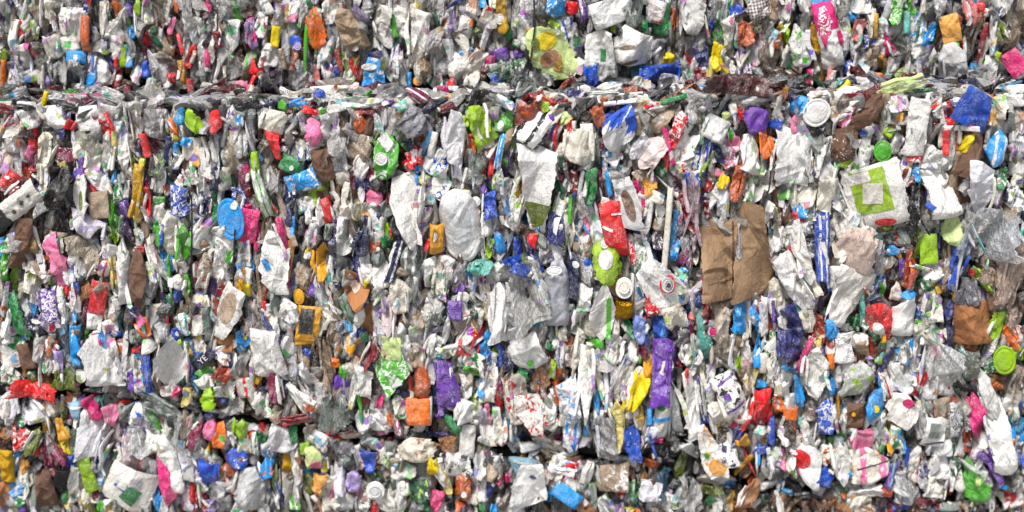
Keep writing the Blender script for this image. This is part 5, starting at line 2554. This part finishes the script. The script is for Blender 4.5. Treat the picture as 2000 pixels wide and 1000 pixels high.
# ------------------------------------------------------------------ bale cores, wires, ground
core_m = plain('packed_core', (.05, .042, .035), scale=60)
wire_m = plain('dark_wire', (.03, .03, .03), rough=.5, metallic=.6, scale=200)
import bmesh
def core(name, x0, x1, y0, y1, dep, label):
    """lumpy block: photograph pixels x0..x1, y0..y1 on the bale's face"""
    top = y0 if callable(y0) else (lambda q: y0); bot = y1 if callable(y1) else (lambda q: y1)
    xa, xb = P(x0, 0, dep).x, P(x1, 0, dep).x
    bm = bmesh.new(); nx, nz, D = 40, 24, .75
    rg = np.random.default_rng(int(x0 + 999)); vs = {}
    def vert(i, j, k):
        key = (i, j, k)
        if key not in vs:
            x = xa + (xb - xa) * i / nx; q = x0 + (x1 - x0) * i / nx
            zt, zb = P(q, top(q), dep).z, P(q, bot(q), dep).z; zz = zb + (zt - zb) * j / nz
            yy = dep + D * k / 8 + (rg.uniform(-.012, .012) if k == 0 else 0)
            vs[key] = bm.verts.new((x, yy, zz + (rg.uniform(-.01, .01))))
        return vs[key]
    for i in range(nx):
        for j in range(nz):
            bm.faces.new([vert(i, j, 0), vert(i + 1, j, 0), vert(i + 1, j + 1, 0), vert(i, j + 1, 0)])
            bm.faces.new([vert(i, j + 1, 8), vert(i + 1, j + 1, 8), vert(i + 1, j, 8), vert(i, j, 8)])
    for i in range(nx):
        for k in range(8):
            bm.faces.new([vert(i, nz, k), vert(i + 1, nz, k), vert(i + 1, nz, k + 1), vert(i, nz, k + 1)])
            bm.faces.new([vert(i, 0, k + 1), vert(i + 1, 0, k + 1), vert(i + 1, 0, k), vert(i, 0, k)])
    for j in range(nz):
        for k in range(8):
            bm.faces.new([vert(0, j, k), vert(0, j + 1, k), vert(0, j + 1, k + 1), vert(0, j, k + 1)])
            bm.faces.new([vert(nx, j, k + 1), vert(nx, j + 1, k + 1), vert(nx, j + 1, k), vert(nx, j, k)])
    me = bpy.data.meshes.new(name); bm.to_mesh(me); bm.free(); me.materials.append(core_m)
    ob = bpy.data.objects.new(name, me); COL.objects.link(ob)
    ob['label'] = label; ob['category'] = 'waste bale'; ob['group'] = 'stacked waste bales'
    return ob
def wire(parent, pts, r=.0022):
    P0 = [P(*q) for q in pts]; ctr = []
    for a, b in zip(P0, P0[1:]):
        for i in range(8): ctr.append(a.lerp(b, i / 8))
    ctr.append(P0[-1]); bm = bmesh.new(); rings = []
    for i, c in enumerate(ctr):
        t = (ctr[min(i + 1, len(ctr) - 1)] - ctr[max(i - 1, 0)]).normalized(); u = t.cross(Vector((0, 1, 0))).normalized(); v = t.cross(u)
        rings.append([bm.verts.new(c + r * (math.cos(k * math.pi / 4) * u + math.sin(k * math.pi / 4) * v)) for k in range(8)])
    for A, B in zip(rings, rings[1:]):
        for k in range(8): bm.faces.new((A[k], A[(k + 1) % 8], B[(k + 1) % 8], B[k])).smooth = True
    me = bpy.data.meshes.new('binding_wire'); bm.to_mesh(me); bm.free(); me.materials.append(wire_m)
    o = bpy.data.objects.new('binding_wire', me); COL.objects.link(o); o.parent = parent
B1 = core('waste_bale', -120, 712, -110, 182, SETBACK + .075, 'upper bale behind the left part of the ledge, its dark packed core')
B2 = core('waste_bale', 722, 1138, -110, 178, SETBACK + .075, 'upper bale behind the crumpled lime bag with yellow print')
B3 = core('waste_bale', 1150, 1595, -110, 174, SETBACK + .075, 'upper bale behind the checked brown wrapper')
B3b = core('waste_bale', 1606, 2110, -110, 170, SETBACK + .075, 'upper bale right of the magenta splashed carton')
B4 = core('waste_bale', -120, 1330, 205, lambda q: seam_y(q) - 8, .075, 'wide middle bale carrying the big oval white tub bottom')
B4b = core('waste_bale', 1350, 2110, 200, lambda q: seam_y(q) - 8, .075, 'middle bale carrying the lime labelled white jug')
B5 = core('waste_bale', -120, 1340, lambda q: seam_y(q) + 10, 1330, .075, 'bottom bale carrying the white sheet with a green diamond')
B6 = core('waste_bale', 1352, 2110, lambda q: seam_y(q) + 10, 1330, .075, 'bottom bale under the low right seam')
wire(B2, [(1042, -20, SETBACK - .05), (1045, 50, SETBACK - .06), (1036, 120, SETBACK - .07), (1024, 192, SETBACK - .05)], .003)
wire(B3, [(1324, -20, SETBACK - .05), (1320, 40, SETBACK - .06), (1317, 96, SETBACK - .04)], .003)
wire(B4, [(374, 380, -.05), (375, 440, -.055), (374, 500, -.05), (376, 560, -.03)], .003)
wire(B4, [(459, 448, -.05), (457, 500, -.055), (456, 560, -.04)], .003)
wire(B4, [(757, 325, -.05), (756, 365, -.055), (758, 400, -.03)], .0025)
wire(B4b, [(1482, 425, -.055), (1492, 395, -.06), (1502, 370, -.05), (1506, 330, -.03)], .003)
wire(B5, [(548, 900, -.04), (550, 950, -.05), (547, 1010, -.04)], .003)

bm = bmesh.new(); zg = P(1000, 1330, .1).z
for x, y in ((-30, -30), (30, -30), (30, 30), (-30, 30)): bm.verts.new((x, y, zg))
bm.faces.new(bm.verts); me = bpy.data.meshes.new('ground'); bm.to_mesh(me); bm.free()
me.materials.append(plain('concrete_yard', (.30, .29, .27), scale=3, bump=.2))
gr = bpy.data.objects.new('ground', me); COL.objects.link(gr); gr['kind'] = 'structure'; gr['label'] = 'grey concrete yard under the stacked bales'

# ------------------------------------------------------------------ light
w = bpy.data.worlds.new('World'); S.world = w; w.use_nodes = True
nt = w.node_tree; bg = nt.nodes['Background']; sk = nt.nodes.new('ShaderNodeTexSky'); sk.sky_type = 'NISHITA'; sk.sun_disc = False
EL, AZ = R(58), R(205)          # sun high in front of the wall, a little to the left
sk.sun_elevation = EL; sk.sun_rotation = AZ; sk.air_density = 1.0; sk.dust_density = 3.0; sk.ozone_density = 1.0
nt.links.new(sk.outputs[0], bg.inputs[0]); bg.inputs[1].default_value = .085
sd = bpy.data.lights.new('sun', 'SUN'); sun = bpy.data.objects.new('sun', sd); COL.objects.link(sun)
sd.energy = 3.1; sd.angle = R(16); sd.color = (1, .978, .955)
dirv = Vector((math.sin(AZ) * math.cos(EL), math.cos(AZ) * math.cos(EL), math.sin(EL)))
sun.rotation_euler = (-dirv).to_track_quat('-Z', 'Y').to_euler()
vs = S.view_settings; S.display_settings.display_device = 'sRGB'; vs.view_transform = 'Standard'; vs.look = 'None'; vs.exposure = 0.52; vs.gamma = 1; vs.use_curve_mapping = False
S.cycles.max_bounces = 6; S.cycles.transparent_max_bounces = 12; S.cycles.diffuse_bounces = 2; S.cycles.glossy_bounces = 2
S.cycles.use_denoising = True
print('items', len(items), 'loose', len(loose), {n: len(L) for n, L in byname.items()}, 'marks', len(marks), 'fill', {k: len(v) for k, v in fill.items()})
